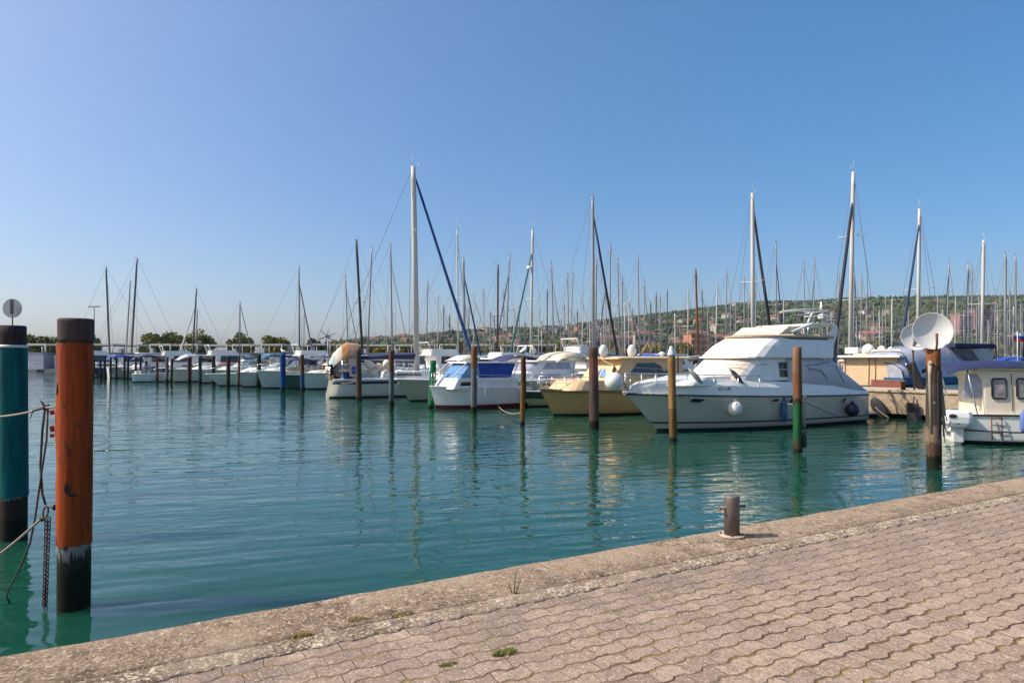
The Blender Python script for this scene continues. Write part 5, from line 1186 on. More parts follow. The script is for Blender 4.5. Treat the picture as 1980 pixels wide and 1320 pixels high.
# ================================================================== sailboats
def sailboat(label, xt, yt, xb, wpx, d=None, ztop=12.5, heading=1, stay=None, L_=None, hull=WHITE, stripe=None, mast=ALU, jib=WIRE, jibr=.05, cover=None, spreaders=1, jx=None, boot=BOOT, u=None, top_gear=True, fit=True, cat='sailboat', zh=1.15, canopy=None, radar=False, detail=True, cream=False, amx=None):
    if d is None: d = max(38, (ztop-CZ)*F/(HY-yt))
    if fit:                                        # keep clear of the pier line
        for _ in range(12):
            x = (xb-CX)/F*d; dist = (x-15.2)*.74+(d-28)*.67
            if -3 < dist < 9.5: d *= 1.04
            elif any((x-q[0])**2+(d-q[1])**2 < 3.4**2 for q in SB): d *= 1.035
            else: break
    x = (xb-CX)/F*d; SB.append((x, d)); zt = CZ+(HY-yt)/F*d; lean = (xt-xb)/F*d
    if L_ is None: L_ = max(7.0, min(13, zt*.82))
    u = u or ((.74, .67) if heading > 0 else (-.74, -.67))
    un = Vector((u[0], u[1], 0)).normalized(); f = Frame((x, d), un); am = L_*.55
    J = L_*.47
    if jx is not None:
        J = abs(f.L(jx, HY-10, 0)[0]); J = max(2.2, min(5.6, J)); L_ = max(L_*.75, J/.47); am = L_-J+.1
    if amx: am = amx
    f = Frame(Vector((x, d, 0))-un*am, un)
    root = thing('sailboat', label, cat, f.O, f.rz)
    B = L_*.3
    bd, sheer, half, hb = build_hull(root, L_*.95, B, zh+.12, zh-.05, L_*.07, hull, boot, flare=.22, full=2.2, mid=.45, aft=.72, stripes=[(.72, .88, stripe)] if stripe else None, trake=-.25, rail=WHITE2, deck=WHITE, ns=14)
    zc = zh+.42
    build_house('cabin', [(zh-.05, am+1.5, am+.6, am-L_*.22, B*.3), (zc, am+.9, am+.2, am-L_*.21, B*.27), (zc+.05, am+.6, am, am-L_*.2, B*.22)], [WHITE], root, 8, 2.2)
    window_strip(root, lambda a, z: B*.29, am-L_*.18, am+.1, zh+.14, zh+.3)
    lu = Vector((lean, 0, 0)); la = lu.dot(un); ll = lu.dot(f.n)
    r = max(.045, wpx/F*d/2)
    mt = MB(); P0 = Vector((am, 0, zc)); P1 = Vector((am+la, ll, zt)); mt.tube([P0, P0.lerp(P1, .6), P0.lerp(P1, .93), P1], [r, r, r*.92, r*.75], 8); m_o = mt.build('mast', mast, root)
    for k in range(spreaders):
        sp = MB(); c = P0.lerp(P1, .5 if spreaders == 1 else (.36, .68)[k]); sp.tube([c+Vector((-.1, -B*.34, .03)), c, c+Vector((-.1, B*.34, .03))], .028, 5); sp.build('spreader', mast, m_o)
    if top_gear:
        sp = MB(); sp.tube([P1+Vector((-.25, 0, .02)), P1, P1+Vector((.35, 0, .06)), P1+Vector((.36, 0, .3))], .016, 4); sp.build('wind_vane', mast, m_o)
        sp = MB(); sp.tube([P1+Vector((0, 0, -.05)), P1+Vector((-.05, 0, .75))], .012, 4); sp.build('antenna', mast, m_o)
    rg = MB(); frac = 1.0; bowp = Vector((L_*.98+.02, 0, zh+.22))
    rg.tube([P1, Vector((-.1, 0, zh+.2))], .014, 4)
    for s in (1, -1):
        c = P0.lerp(P1, .5)+Vector((-.1, s*B*.34, .03)); rg.tube([P1, c, Vector((am-.25, s*B*.44, zh))], .014, 4); rg.tube([P0.lerp(P1, .5), Vector((am+.3, s*B*.42, zh))], .010, 4)
    rg.build('rigging', WIRE, root)
    if stay is not None:
        ys, jm, jr = stay; t = max(.3, min(1, ((CZ+(HY-ys)/F*d)-zc)/(zt-zc))); T = P0.lerp(P1, t)
        js = MB(); n = 8; pts = [T.lerp(bowp, i/n) for i in range(n+1)]; js.tube(pts, [jr*.4]+[jr*lerp(.8, 1.25, i/n) for i in range(1, n)]+[jr*.5], 7); js.build('furled_sail', jm, root)
    else:
        js = MB(); js.tube([P1, bowp], .013, 4); js.build('forestay', WIRE, root)
    zb_ = zc+.75; bl = min(am-.4, L_*.42)
    bo = MB(); bo.tube([(am-.1, 0, zb_), (am-bl, 0, zb_+.06)], .07, 7); b_o = bo.build('boom', mast, root)
    cv = MB(); cv.tube([(am+.08, 0, zb_+.55), (am-.2, 0, zb_+.26), (am-bl*.5, 0, zb_+.2), (am-bl, 0, zb_+.12)], [.07, .19, .17, .08], 8); cv.build('sail_cover', cover or random.choice([NAVY, BLUE2, CREAM, LAV]), root)
    if canopy is None and detail and fit: canopy = random.choice([NAVY, BLUE2, LAV, CREAM, TEALBLUE, None])
    if canopy:
        mb = MB(); rr = []
        for i in range(6):
            k = i/5; a = lerp(am-L_*.2, am-L_*.36, k); z = zc+.1+.75*math.sin(math.pi*(.12+.7*k))**.6
            rr.append([(a, -B*.33, zh), (a, -B*.29, z-.12), (a, -B*.12, z), (a, B*.12, z), (a, B*.29, z-.12), (a, B*.33, zh)])
        mb.loft(rr, closed=False, cap0=False, cap1=False, smooth=True); mb.build('sprayhood', canopy, root)
    if radar:
        mb = MB(); c = P0.lerp(P1, radar)+Vector((.35, 0, 0)); mb.lathe(c, [(0, -.14), (.24, -.12), (.26, 0), (.2, .14), (0, .18)], 12); mb.build('radar', WHITE, root)
    if detail:
        for s in (1, -1): hrail(root, deck_path(L_*.95, L_*.07, bd, sheer, .02, .99, s, 9), .55, 7, .012, False)
    return f, root
SB = []
DKB = M('dark_blue_furled', (.01, .03, .09), .8, var=.3); MIDB = M('blue_furled_sail', (.015, .06, .2), .8, var=.3); GRYF = M('grey_furled_sail', (.2, .2, .22), .8, var=.2); BLKF = M('black_furled_sail', (.02, .02, .03), .8); WHTF = M('white_furled_sail', (.6, .58, .55), .8); GRNF = M('green_blue_furled', (.02, .10, .10), .8)
# the navy striped sailboat with the tallest left mast
un = Vector((.74, .67, 0)).normalized()
fi, ri = sailboat('white sailboat with a navy stripe, cluttered cockpit and the tallest thick pale mast', 799, 322, 806, 11.5, d=43.7, stay=(332, MIDB, .10), L_=10.3, amx=5.8, hull=GREYHULL, stripe=NAVYPAINT, mast=ALUW, cover=NAVY, spreaders=2, zh=1.2, fit=False, boot=BOOT, u=(.93, .37))
SB[-1] = (SB[-1][0], SB[-1][1])
# its cockpit: two patched canopies, cushions, wind generator
def loc(px, py, lat): return fi.L(px, py, lat)
def quiltbox(name, pts, lat0, lat1, mat):
    mb = MB(); pol = fi.poly(pts, (lat0+lat1)/2); mb.prism(pol, lat0, lat1); return mb.build(name, mat, ri, .04)
mb = MB(); rr = []
for i, (px, py) in enumerate(((637, 704), (646, 685), (660, 670), (672, 663), (692, 665))):
    a, z = fi.L(px, py, -.5); rr.append([(a, -.95, 1.25), (a, -.95, lerp(1.25, z, .55)), (a, -.8, z-.1), (a, -.35, z+.03), (a, .35, z+.03), (a, .8, z-.1), (a, .95, lerp(1.25, z, .55)), (a, .95, 1.25)])
PATCHC = M('mottled_patch_cloth', (.30, .20, .15), .9, var=.5, scale=1.6, bump=.04, bscale=3, dirt=(.55, .42, .36), dirtamt=.9, dscale=1.3)
rr = [r_[1:-1] for r_ in rr]
for i in range(1, 4):
    if i != 2:
        q0, q1 = rr[i][0], rr[i+1][0]; cu_ = MB(); cu_.loft([[(q0[0], -.96, q0[2]), (q0[0]+.05, -1.0, 1.35)], [(q1[0]-.1, -.96, q1[2]), (q1[0]-.12, -.99, 1.3)]], closed=False, cap0=False, cap1=False); cu_.build('side_curtain', PATCHC if i == 1 else PINKW, ri)
pl_ = MB()
for r_ in (rr[0], rr[2], rr[4]): pl_.tube([(r_[0][0], -.97, 1.2), (r_[0][0], -.97, r_[0][2])], .025, 5); 
pl_.build('awning_pole', STEEL, ri)
for k in range(6):
    g_ = MB(); a_ = lerp(rr[0][0][0], rr[4][0][0], (k+.5)/6); g_.box((a_, -.3+.2*(k % 3), 1.3+.12*(k % 3)), (.3, .4, .4+.2*(k % 2)), rz=k); g_.build('cockpit_gear', [TEAK, RUBBER, CUSH, BLUECAN, NAVY, MAROON][k], ri, .03)
mb.loft(rr, closed=False, cap0=False, cap1=False, smooth=True, matf=lambda i, j: [2, 1, 0, 3][min(3, i)]); mb.build('patched_awning', [M('orange_awning', (.42, .17, .04), .9, var=.3, scale=3, dirt=(.5, .4, .32), dirtamt=.8, dscale=1.5), M('cream_awning', (.6, .5, .42), .9, var=.2, scale=2), M('mint_cloth', (.33, .42, .4), .9, var=.3), M('brown_awning', (.32, .2, .14), .9, var=.4, scale=2), PATCHC], ri)
for k, (px, py) in enumerate(((700, 712), (716, 705), (735, 710), (748, 704), (752, 716), (724, 720))):
    a, z = fi.L(px, py, -.8); mb = MB(); mb.ball((0, 0, 0), .42, 12, sq=(.9, .7, .62)); o = mb.build('cushion', CUSH, ri); o.location = (a, -.8+.2*(k % 3), z); o.rotation_euler = (.3*k, .4, .5*k)
quiltbox('blue_box', [(680, 708), (692, 708), (692, 723), (680, 723)], -1.1, -.6, BLUECAN)
quiltbox('dark_outboard', [(636, 706), (643, 703), (646, 724), (638, 726)], -1.2, -1.0, RUBBER)
hr = hrail(ri, [(.05, -1.2, 1.2), (.0, 0, 1.2), (.05, 1.2, 1.2)], .75, 4, .018)
wgm = MB(); a, z = fi.L(613, 652, -.2); a = .05; zz = fi.L(613, 650, 0)[1]
wgm.tube([(a, 0, 1.1), (a, 0, zz)], .035, 7); wgm.tube([(a-.05, -.14, zz), (a+.18, .45, zz)], [.11, .05], 8); wo = wgm.build('generator_pole', ALU, ri)
bl = MB()
for k in range(6):
    an_ = k*math.pi/3+.35; dv = Vector((.93*math.cos(an_), -.37*math.cos(an_), math.sin(an_))); sd_ = Vector((-.93*math.sin(an_), .37*math.sin(an_), math.cos(an_)))
    c = Vector((a-.06, -.16, zz)); bl.add([c+dv*.08-sd_*.03, c+dv*.08+sd_*.03, c+dv*.58+sd_*.03+Vector((.03, 0, 0)), c+dv*.58-sd_*.03, c+dv*.08+Vector((.03, 0, 0)), c+dv*.58+Vector((.03, 0, 0))], [(0, 1, 2, 3), (0, 4, 5, 3), (1, 4, 5, 2)])
bl.build('generator_blades', ALU, wo)
# the others: (label, xtop, ytop, xbase, width px, kwargs)
S = sailboat
S('sailboat with a dark mast leaning left, nearest to the orange pile', 205, 517, 213, 3.4, heading=-1, mast=ALUD, d=92, fit=False, hull=M('far_grey_hull', (.3, .31, .32), .5))
S('sailboat with a thin grey mast just left of the taller right leaning mast', 252, 543, 243, 2.4, heading=-1, mast=ALU, d=97, fit=False)
S('sailboat with a tall dark mast leaning right above the far left boats', 265, 500, 253, 3.6, heading=-1, mast=ALUD, d=90, fit=False, hull=M('far_dark_hull', (.16, .17, .2), .5))
S('sailboat with a right leaning mast and a long pale furled sail to its left', 380, 558, 371, 3, heading=-1, stay=(590, WHTF, .09), d=84, jx=335, mast=ALUD)
S('sailboat with a short thin mast beside the pale furled sail', 382, 598, 377, 2, heading=-1, d=95)
S('sailboat with a short upright mast and a furled sail slanting right, over the domed trees', 464, 583, 463, 2.6, heading=1, stay=(587, GRYF, .07), d=76, jx=495)
S('sailboat with an upright mast and a thick furled sail slanting right towards the wind generator', 578, 515, 579, 3.4, heading=1, stay=(546, GRYF, .1), d=66, jx=613)
S('sailboat with the short thin mast right behind the upright one', 588, 608, 587, 1.8, heading=1, d=88)
S('sailboat with a thin mast and crossing stays left of the black mast', 668, 532, 674, 2.4, heading=1, stay=(560, GRYF, .05), ztop=12.5, jx=700)
S('sailboat with the black mast left of the thick pale one', 689, 464, 702, 5, heading=1, mast=M('black_mast', (.02, .02, .025), .4), ztop=13)
S('sailboat with a grey mast leaning right beside the black mast', 719, 479, 710, 3, heading=-1, stay=(540, WIRE, .03), ztop=13, jx=668)
S('sailboat with the mast and slanting stay just left of the thick pale mast', 755, 472, 759, 3.4, heading=1, stay=(505, GRYF, .04), ztop=13.5, jx=800)
S('sailboat with a short mast just right of the thick pale mast', 827, 545, 824, 2.4, heading=-1, ztop=12)
S('sailboat with a slim tall mast where the blue furled sail ends', 884, 440, 886, 3, heading=1, stay=(465, GRYF, .03), ztop=14.5, jx=918, mast=ALUW)
S('sailboat with a grey mast and a dark blue furled sail slanting right', 896, 500, 899, 5, heading=1, stay=(530, DKB, .09), ztop=12.5, jx=938)
S('sailboat with a very thin mast between two dark furled sails', 935, 560, 937, 1.8, heading=1, ztop=11)
S('sailboat with a dark brown mast in the middle of the marina', 963, 513, 962, 3.6, heading=-1, mast=M('dark_brown_mast', (.05, .025, .02), .5), ztop=12, stay=None)
S('sailboat with a grey mast leaning right and a furled sail down to its left', 985, 492, 978, 2.6, heading=-1, stay=(530, DKB, .06), ztop=13, jx=948)
S('sailboat with a short mast hidden behind the right leaning grey mast', 974, 560, 974, 2, heading=1, ztop=11)
S('sailboat with a radar on its pale mast and a blue green furled sail', 1030, 443, 1026, 5, heading=-1, stay=(485, GRNF, .08), ztop=13.5, jx=975, mast=ALUW, radar=.72)
S('sailboat with a grey mast and thin stay right of the radar mast', 1066, 507, 1072, 2.8, heading=1, stay=(540, WIRE, .03), ztop=12.5, jx=1095)
S('sailboat with the left mast of a narrow pair over the hillside town', 1097, 528, 1101, 2.4, heading=1, ztop=12.5, stay=(590, WIRE, .03))
S('sailboat with the right mast of a narrow pair over the hillside town', 1108, 527, 1101.5, 2.2, heading=-1, ztop=13.2, stay=None)
S('sailboat with a tall grey mast and dark furled sail behind the thick reddish pile', 1146, 379, 1147.5, 6, heading=1, stay=(410, BLKF, .10), ztop=14.5, jx=1203, cover=NAVY, radar=None)
S('sailboat with the mast just right of the tall grey one', 1153, 503, 1151, 3.4, heading=1, ztop=12)
S('sailboat with a thin mast and a dark furled sail crossing to its lower left', 1171, 560, 1173, 2, heading=-1, stay=(515, DKB, .07), ztop=11.5, jx=1148)
S('sailboat with an upright grey mast crossing the dark furled sail', 1180, 473, 1179, 3, heading=-1, ztop=14)
S('sailboat with a thin mast leaning left, right of the crossing furled sails', 1194, 500, 1199, 2.6, heading=1, ztop=13)
S('sailboat with a short dark mast beside the left leaning one', 1203, 537, 1203.5, 2.8, heading=1, ztop=12)
S('sailboat with the taller mast behind the white floats on the beige cruiser roof', 1233, 494, 1237, 2.8, heading=1, ztop=13)
S('sailboat with a shorter mast and slanting stay beside the taller one over the beige roof', 1246, 543, 1246, 2.4, heading=1, stay=(560, GRYF, .04), ztop=12, jx=1264)
S('sailboat with a short thin mast above the white pointed cap', 1276, 570, 1277, 2.2, heading=-1, ztop=11)
S('sailboat with the reddish brown varnished mast before the orange block', 1345, 520, 1351, 4.4, heading=1, mast=WOODMAST, ztop=12, stay=None, top_gear=False)
S('sailboat with a pale mast leaning right, left of the yacht flybridge', 1387, 548, 1383, 2.4, heading=-1, ztop=12, mast=ALUW)
S('sailboat with an upright thin mast rising over the front of the yacht cover', 1405, 523, 1403, 2.4, heading=1, ztop=13)
S('sailboat with a short mast left of the tall white mast', 1439, 538, 1439, 2.2, heading=-1, ztop=12)
S('sailboat with the tall white mast and black furled sail behind the yacht flybridge', 1455, 373, 1456, 8, heading=1, stay=(395, BLKF, .11), ztop=14.5, jx=1504, mast=ALUW)
S('sailboat with a short mast hugging the right side of the tall white mast', 1461, 530, 1461.5, 2.4, heading=1, ztop=12, spreaders=2)
S('sailboat with a slim mast and a dark furled sail right of the black one', 1500, 467, 1502, 2.8, heading=1, stay=(500, DKB, .05), ztop=13.5, jx=1522)
S('sailboat with a thin mast above the yacht radar, left of a slanting stay', 1554, 508, 1557, 2.2, heading=1, ztop=13)
S('sailboat with a thin mast right above the yacht radar', 1574, 500, 1573, 2.2, heading=-1, stay=(540, DKB, .04), ztop=13.5, jx=1562)
S('sailboat with the tallest right hand mast and a black furled sail down to its left', 1650, 332, 1643, 8, heading=-1, stay=(385, BLKF, .11), ztop=15, jx=1603, mast=ALUW, spreaders=2)
S('sailboat with a short mast just right of the tallest right hand mast', 1652, 521, 1650, 2.4, heading=1, stay=(525, DKB, .05), ztop=12.5, jx=1660)
S('sailboat with a short thin mast between the yacht and the domed flybridge boat', 1666, 533, 1664, 2.4, heading=1, ztop=12.5)
S('sailboat with a thin mast left of the long dark furled sail', 1622, 530, 1621, 2.0, heading=1, ztop=12.5)
S('sailboat with a low mast above the radar domes', 1689, 585, 1690, 2.2, heading=1, ztop=10.5)
S('sailboat with a low white mast left of the small dish', 1725, 577, 1724, 2.8, heading=-1, ztop=11, mast=ALUW)
S('sailboat with a tall grey mast above the big dish and a dark furled sail', 1778, 403, 1774, 6.5, heading=-1, stay=(430, DKB, .09), ztop=14.5, jx=1732, mast=ALUW)
S('sailboat with a mast leaning right beside the big dish', 1835, 508, 1829, 2.6, heading=-1, stay=(530, DKB, .05), ztop=13, jx=1818)
S('sailboat with the left mast of a close pair above the tower block', 1872, 510, 1873, 3, heading=-1, stay=(520, DKB, .05), ztop=13, jx=1863)
S('sailboat with the right mast of a close pair above the tower block', 1879, 512, 1880, 2.2, heading=1, ztop=13.5)
S('sailboat with the white mast right of the tower block', 1902, 464, 1898, 6, heading=1, mast=ALUW, ztop=13.5)
S('sailboat with a grey mast between the white mast and the right edge', 1944, 491, 1944, 4.5, heading=-1, ztop=13, mast=ALU)
S('sailboat with the mast at the right edge and a thin stay to its left', 1963, 493, 1967, 3, heading=-1, stay=(520, WIRE, .03), ztop=13, jx=1956)
S('sailboat with a low mast behind the flag at the right edge', 1925, 578, 1922, 2, heading=1, ztop=10.5)
S('sailboat with a short white mast behind the left tower block', 1848, 575, 1846, 2, heading=-1, ztop=11, mast=ALUW)
S('sailboat with a low pale mast right of the thin mast by the domed boat', 1700, 600, 1702, 2, heading=1, ztop=10, mast=ALUW)
S('sailboat with a low mast right of the varnished mast', 1368, 590, 1370, 2, heading=1, ztop=10)
S('sailboat with a low white mast between the narrow pair and the tall grey mast', 1127, 585, 1125, 2, heading=-1, ztop=10, mast=ALUW)
# thin masts crowding the background
rgm = random.Random(21)
def crowd(pxs, grp, lab):
    for px in pxs:
        yt = rgm.uniform(556, 622); S(lab, px+rgm.uniform(-2, 2), yt, px, rgm.uniform(1.7, 2.6), d=rgm.uniform(78, 118), heading=rgm.choice((-1, 1)), mast=rgm.choice((ALU, ALUW, ALUD)), stay=(yt+15, rgm.choice((WIRE, DKB, GRYF)), .035) if rgm.random() < .5 else None, top_gear=False, detail=False)
        for o in COL.objects:
            if o.get('label') == lab: o['group'] = grp
crowd((846, 858, 870, 906, 915, 948, 955, 994, 1004, 1015, 1041, 1048, 1058), 'thin background masts left of the middle', 'distant sailboat with a thin mast between the two tall middle masts')
crowd((1085, 1091, 1118, 1136, 1141, 1163, 1169, 1188, 1209, 1216, 1224, 1258, 1268, 1290, 1306, 1318, 1330, 1358), 'thin background masts over the hillside town', 'distant sailboat with a thin mast crowded in front of the hillside town')
crowd((1413, 1422, 1447, 1476, 1488, 1515, 1532, 1545, 1590, 1599, 1608, 1632, 1657, 1676), 'thin background masts behind the yacht', 'distant sailboat with a thin mast crowded behind the white yacht')
crowd((1706, 1712, 1734, 1742, 1756, 1795, 1812, 1822, 1858, 1865, 1888, 1893, 1910, 1916, 1929, 1934, 1948, 1952, 1959, 1974, 1977), 'thin background masts at the right', 'distant sailboat with a thin mast at the right behind the dishes')
# ================================================================== the pier and things on it
u = Vector((.67, -.74, 0)).normalized(); pf = Frame((15.2, 28.0), u)
th = thing('concrete_pier', 'weathered brown concrete pier behind the yacht stern', 'pier', pf.O, pf.rz)
# local x runs right and nearer; the front face looks to -y
mb = MB(); mb.box((-20, 1.15, .63), (66, 2.2, .92)); mb.build('slab', CONC, th, .04)
mb = MB(); mb.box((-20, 1.2, 1.12), (66.2, 2.4, .1)); mb.build('kerb', stone_mat('pier_cap', (.5, .4, .3), (.55, .45, .35), (.6, .52, .42), (.25, .17, .1)), th, .02)
MB().box((-20, 1.5, -.25), (65, 1.5, .84)).build('footing', M('dark_pier_support', (.05, .04, .03), .9), th)
for k in range(10):
    MB().box((-50+k*6.6, 1.2, -.3), (.5, 1.6, 1.3)).build('support', M('dark_pier_support', (.05, .04, .03), .9), th)
def onp(px, py): a, z = pf.L(px, py, -.06); return a, z
a, z = onp(1701, 789); t2 = thing('pier_fender', 'slanted oval black rubber fender hanging on the pier by the yacht stern', 'fender', pf.W(a, -.12, z), pf.rz)
mb = MB(); mb.ball((0, 0, 0), 1, 18, sq=(.27, .13, .50)); o = mb.build('rubber_body', RUBBER, t2); o.rotation_euler = (0, R(-33), 0)
mb = MB(); mb.tube([(-.25, -.02, .36), (-.3, .04, .62)], .02, 5); mb.build('line', ROPE, t2)
mb = MB(); mb.tube(catenary((-.1, -.15, .05), (.42, -.12, -.36), .04), .018, 5); mb.build('lashing', ROPE, t2)
a, z = onp(1766, 796); t2 = thing('pier_fender', 'upright dark worn fender board on the pier left of the rusty dish pile', 'fender', pf.W(a, -.1, z), pf.rz)
mb = MB(); mb.box((0, 0, 0), (.42, .12, .72)); mb.box((.16, .0, -.18), (.3, .11, .3)); mb.build('board', RUBBER, t2, .05)
mb = MB(); mb.tube([(0, 0, .34), (.03, .05, .62)], .025, 5); mb.build('line', ROPED, t2)
a, z = onp(1740, 762); p = pf.W(a, .35, 1.17); t2 = thing('pier_bollard', 'small rusty bollard on the pier beside the maroon stern board', 'bollard', p); MB().lathe((0, 0, 0), [(.09, 0), (.09, .28), (.13, .3), (.13, .38), (0, .4)], 14).build('post', RUST, t2); MB().lathe((0, 0, 0), [(.18, 0), (.18, .02), (0, .02)], 14).build('base_plate', RUST, t2)
# second dish on a thin pole on the pier
pd = pf.L(1768, 760, .4); p = pf.W(pd[0], .4, 1.17); dd = p.y
c = wp(1771, 651, dd)
t2 = dish('round_dish', c, 26/F*dd, 'smaller white dish on a thin pole, partly behind the large dish', (-.35, -1, .1), .3, mat=M('white_dish', (.66, .65, .62)))
mb = MB(); mb.tube([(0, .08, 0), (p.x-c.x, .1, -.45), (p.x-c.x, p.y-c.y, 1.17-c.z)], .035, 7); mb.tube([(-.05, -.12, -.1), (-.02, .1, -.45)], .02, 6); mb.build('pole', ALUD, t2)
# a stowed dark gangway leaning beside it
a, z = pf.L(1762, 748, .9); t2 = thing('gangway', 'dark gangway raised at a slant behind the thin dish pole', 'gangway', pf.W(a, .9, 1.17), 0)
mb = MB(); q0 = wp(1783, 752, dd+.8); q1 = wp(1760, 702, dd+.8); o_ = pf.W(a, .9, 1.17); dv = (q1-q0); mb.tube([q0-o_, q1-o_], [.16, .22], 4, smooth=False); mb.build('plank', RUBBER, t2)
mb = MB(); mb.tube([q0-o_+Vector((-.18, 0, .1)), q1-o_+Vector((-.2, 0, 0))], .03, 6); mb.build('rail', STEEL, t2)
# ================================================================== tan canvas flybridge cruiser beyond the pier
un = Vector((.76, .65, 0)); st = wp(1682, 760, 32.5)
fc = Frame((st.x, st.y), un); root = thing('motor_yacht', 'cream cruiser with tan cockpit curtains and radar domes beyond the pier', 'yacht', fc.O, fc.rz)
bd, sheer, half, hb = build_hull(root, 9, 3.1, 1.3, 1.15, 1, WHITE, BOOT, trake=-.2, aft=.95)
zr = CZ+(HY-691)/F*32.5
build_house('deckhouse', [(1.1, 7.2, 5.2, 1.4, 1.3), (zr, 5.8, 4.4, 1.2, 1.2)], [WHITE], root, 10, 2.4)
rr = [[(0.0, -1.32, 1.12), (.05, -1.28, zr), (.05, 1.28, zr), (0.0, 1.32, 1.12)], [(1.6, -1.34, 1.12), (1.6, -1.28, zr), (1.6, 1.28, zr), (1.6, 1.34, 1.12)]]
mb = MB(); mb.loft(rr, closed=True); mb.build('cockpit_curtain', TAN, root, .05)
mb = MB()
for y in (-1.25, -.25, .05, 1.2): mb.tube([(-.02, y, 1.15), (.02, y, zr)], .018, 5)
mb.build('curtain_seam', M('tan_seam', (.3, .17, .08), .9), root)
mb = MB(); mb.box((2.0, 0, zr+.05), (4.6, 2.9, .12)); mb.build('roof', WHITE, root, .04)
mb = MB(); mb.box((2.4, 0, zr+.25), (3.2, 2.3, .3)); mb.build('fly_cushion', CREAM, root, .08)
for (px, s) in ((1679, .30), (1705, .2), (1722, .14)):
    a, z = fc.L(px, 668, 0); y = (1690-px)/F*32.5*.0; mb = MB(); pz = wp(px, 672, 33.5); lo = (pz-fc.O); la_, ly = lo.dot(fc.u), lo.dot(fc.n)
    mb.lathe((la_, ly, zr+.12), [(s*.5, 0), (s*.5, .1), (s, .16), (s, .3), (s*.8, .3+s*.6), (0, .3+s)], 16); mb.build('radar_dome', WHITE, root)
pz = wp(1650, 670, 33)-fc.O; mb = MB(); mb.box((pz.dot(fc.u), pz.dot(fc.n), zr+.35), (.5, .65, .32)); mb.build('life_raft_box', WHITE, root, .04)
mb = MB(); b1 = wp(1717, 752, 31.6)-fc.O; mb.box((b1.dot(fc.u), b1.dot(fc.n), 1.22), (.12, 1.5, .45)); mb.build('stern_board', MAROON, root, .01)
# ================================================================== blue canopied cruiser beyond the pier
un = Vector((.9, .44, 0)); st = wp(1738, 742, 33)
fd = Frame((st.x, st.y), un); root = thing('motor_boat', 'white cruiser with clear vinyl cockpit cover trimmed in teal blue behind the dishes', 'boat', fd.O, fd.rz)
bd, sheer, half, hb = build_hull(root, 7.5, 2.8, 1.35, 1.2, .8, WHITE, BOOT, trake=.1)
DZ = lambda py: CZ+(HY-py)/F*33
da = lambda px, py: fd.L(px, py, -1.0)[0]
mb = MB(); rr = []
for (px, py, w_) in ((1737, 705, 1.1), (1750, 682, 1.05), (1790, 671, 1.0), (1838, 672, 1.0), (1868, 690, .95), (1884, 712, .9)):
    a, z = fd.L(px, py, -1.0); rr.append([(a, -1.25, DZ(728)), (a, -1.15, lerp(DZ(728), z, .6)), (a, -.85, z), (a, -.4, z+.07), (a, .4, z+.07), (a, .85, z), (a, 1.15, lerp(DZ(728), z, .6)), (a, 1.25, DZ(728))])
mb.loft(rr, closed=False, cap0=True, cap1=False, smooth=True); mb.build('vinyl_cover', CLEAR, root)
mb = MB()
for i, r_ in enumerate(rr): mb.tube([(x, y*1.01, z+.012) for x, y, z in r_], .022 if i in (1, 3) else .03, 5)
mb.build('cover_frame', M('dark_hem', (.06, .07, .1), .7), root)
mb = MB(); a0, a1 = rr[0][0][0]-.05, rr[-1][0][0]+.25
mb.prism([(a0, DZ(741)), (a1, DZ(741)), (a1, DZ(728)), (a0, DZ(728))], 0, 0, wf=lambda a, z: 1.29); mb.build('teal_band', TEALBLUE, root, .02)
mb = MB(); q_ = fd.poly([(1828, 664), (1905, 665), (1908, 674), (1828, 672)], -.6); mb.prism(q_, -1.1, 1.1); mb.build('blue_bimini', BLUE2, root, .03)
mb = MB(); q_ = fd.poly([(1868, 675), (1904, 675), (1912, 700), (1884, 700)], -.7); mb.prism(q_, -1.0, 1.0); mb.build('front_cover', CLEAR, root, .03)
# ================================================================== white cabin boat at the right edge
un = Vector((.965, -.26, 0)).normalized(); st = wl(1880, 858)
fr_ = Frame((st.x, st.y+1.1), un); root = thing('fishing_boat', 'white cabin boat with dark blue bimini and boarding ladder at the right edge', 'boat', fr_.O, fr_.rz)
bd, sheer, half, hb = build_hull(root, 5.6, 2.3, 1.05, .86, .6, WHITE, BOOT, trake=.08, aft=.92, flare=.1)
ra = lambda px, py, lat=-1.0: fr_.L(px, py, lat)[0]; rz_ = lambda py, px=1940, lat=-1.0: fr_.L(px, py, lat)[1]
# near side is starboard (-lat)
zc = rz_(797, 1935); zt_ = rz_(716, 1935)
a0 = ra(1907, 790); 
wfc = lambda a, z: interp(z, [zc, zt_], [.98, .92])
mb = MB(); mb.prism([(a0-.02, zc-.25), (a0+2.4, zc-.25), (a0+2.1, zt_), (a0-.28, zt_), (a0-.05, lerp(zt_, zc, .25))], 0, 0, wf=wfc); mb.build('cabin', M('ivory_cabin', (.66, .58, .46), .4, var=.05, dirt=(.5, .42, .32)), root, .04)
mb = MB(); mb.prism([(a0-.55, zt_), (a0+2.3, zt_), (a0+2.2, zt_+.09), (a0-.5, zt_+.09)], 0, 0, wf=lambda a, z: 1.02); mb.build('roof', M('cream_roof', (.66, .56, .4), .5), root, .03)
for (x0, x1) in ((1918, 1946), (1966, 2000)):
    pw = [fr_.L(*q_, -.96) for q_ in ((x0, 766), (x0+2, 770), (x1-2, 770), (x1, 766), (x1, 736), (x1-2, 732), (x0+2, 732), (x0, 736))]
    mb = MB(); mb.panel(pw, wfc, -1, .014); w_ = mb.build('cabin_window', M('window_reflection', (.2, .18, .19), .08, var=.6, scale=4, spec=.8), root)
    mb = MB(); pl = [(a, -(wfc(a, z)+.02), z) for a, z in pw]; mb.tube(pl+[pl[0]], .024, 6); mb.build('frame', RUBBER, w_)
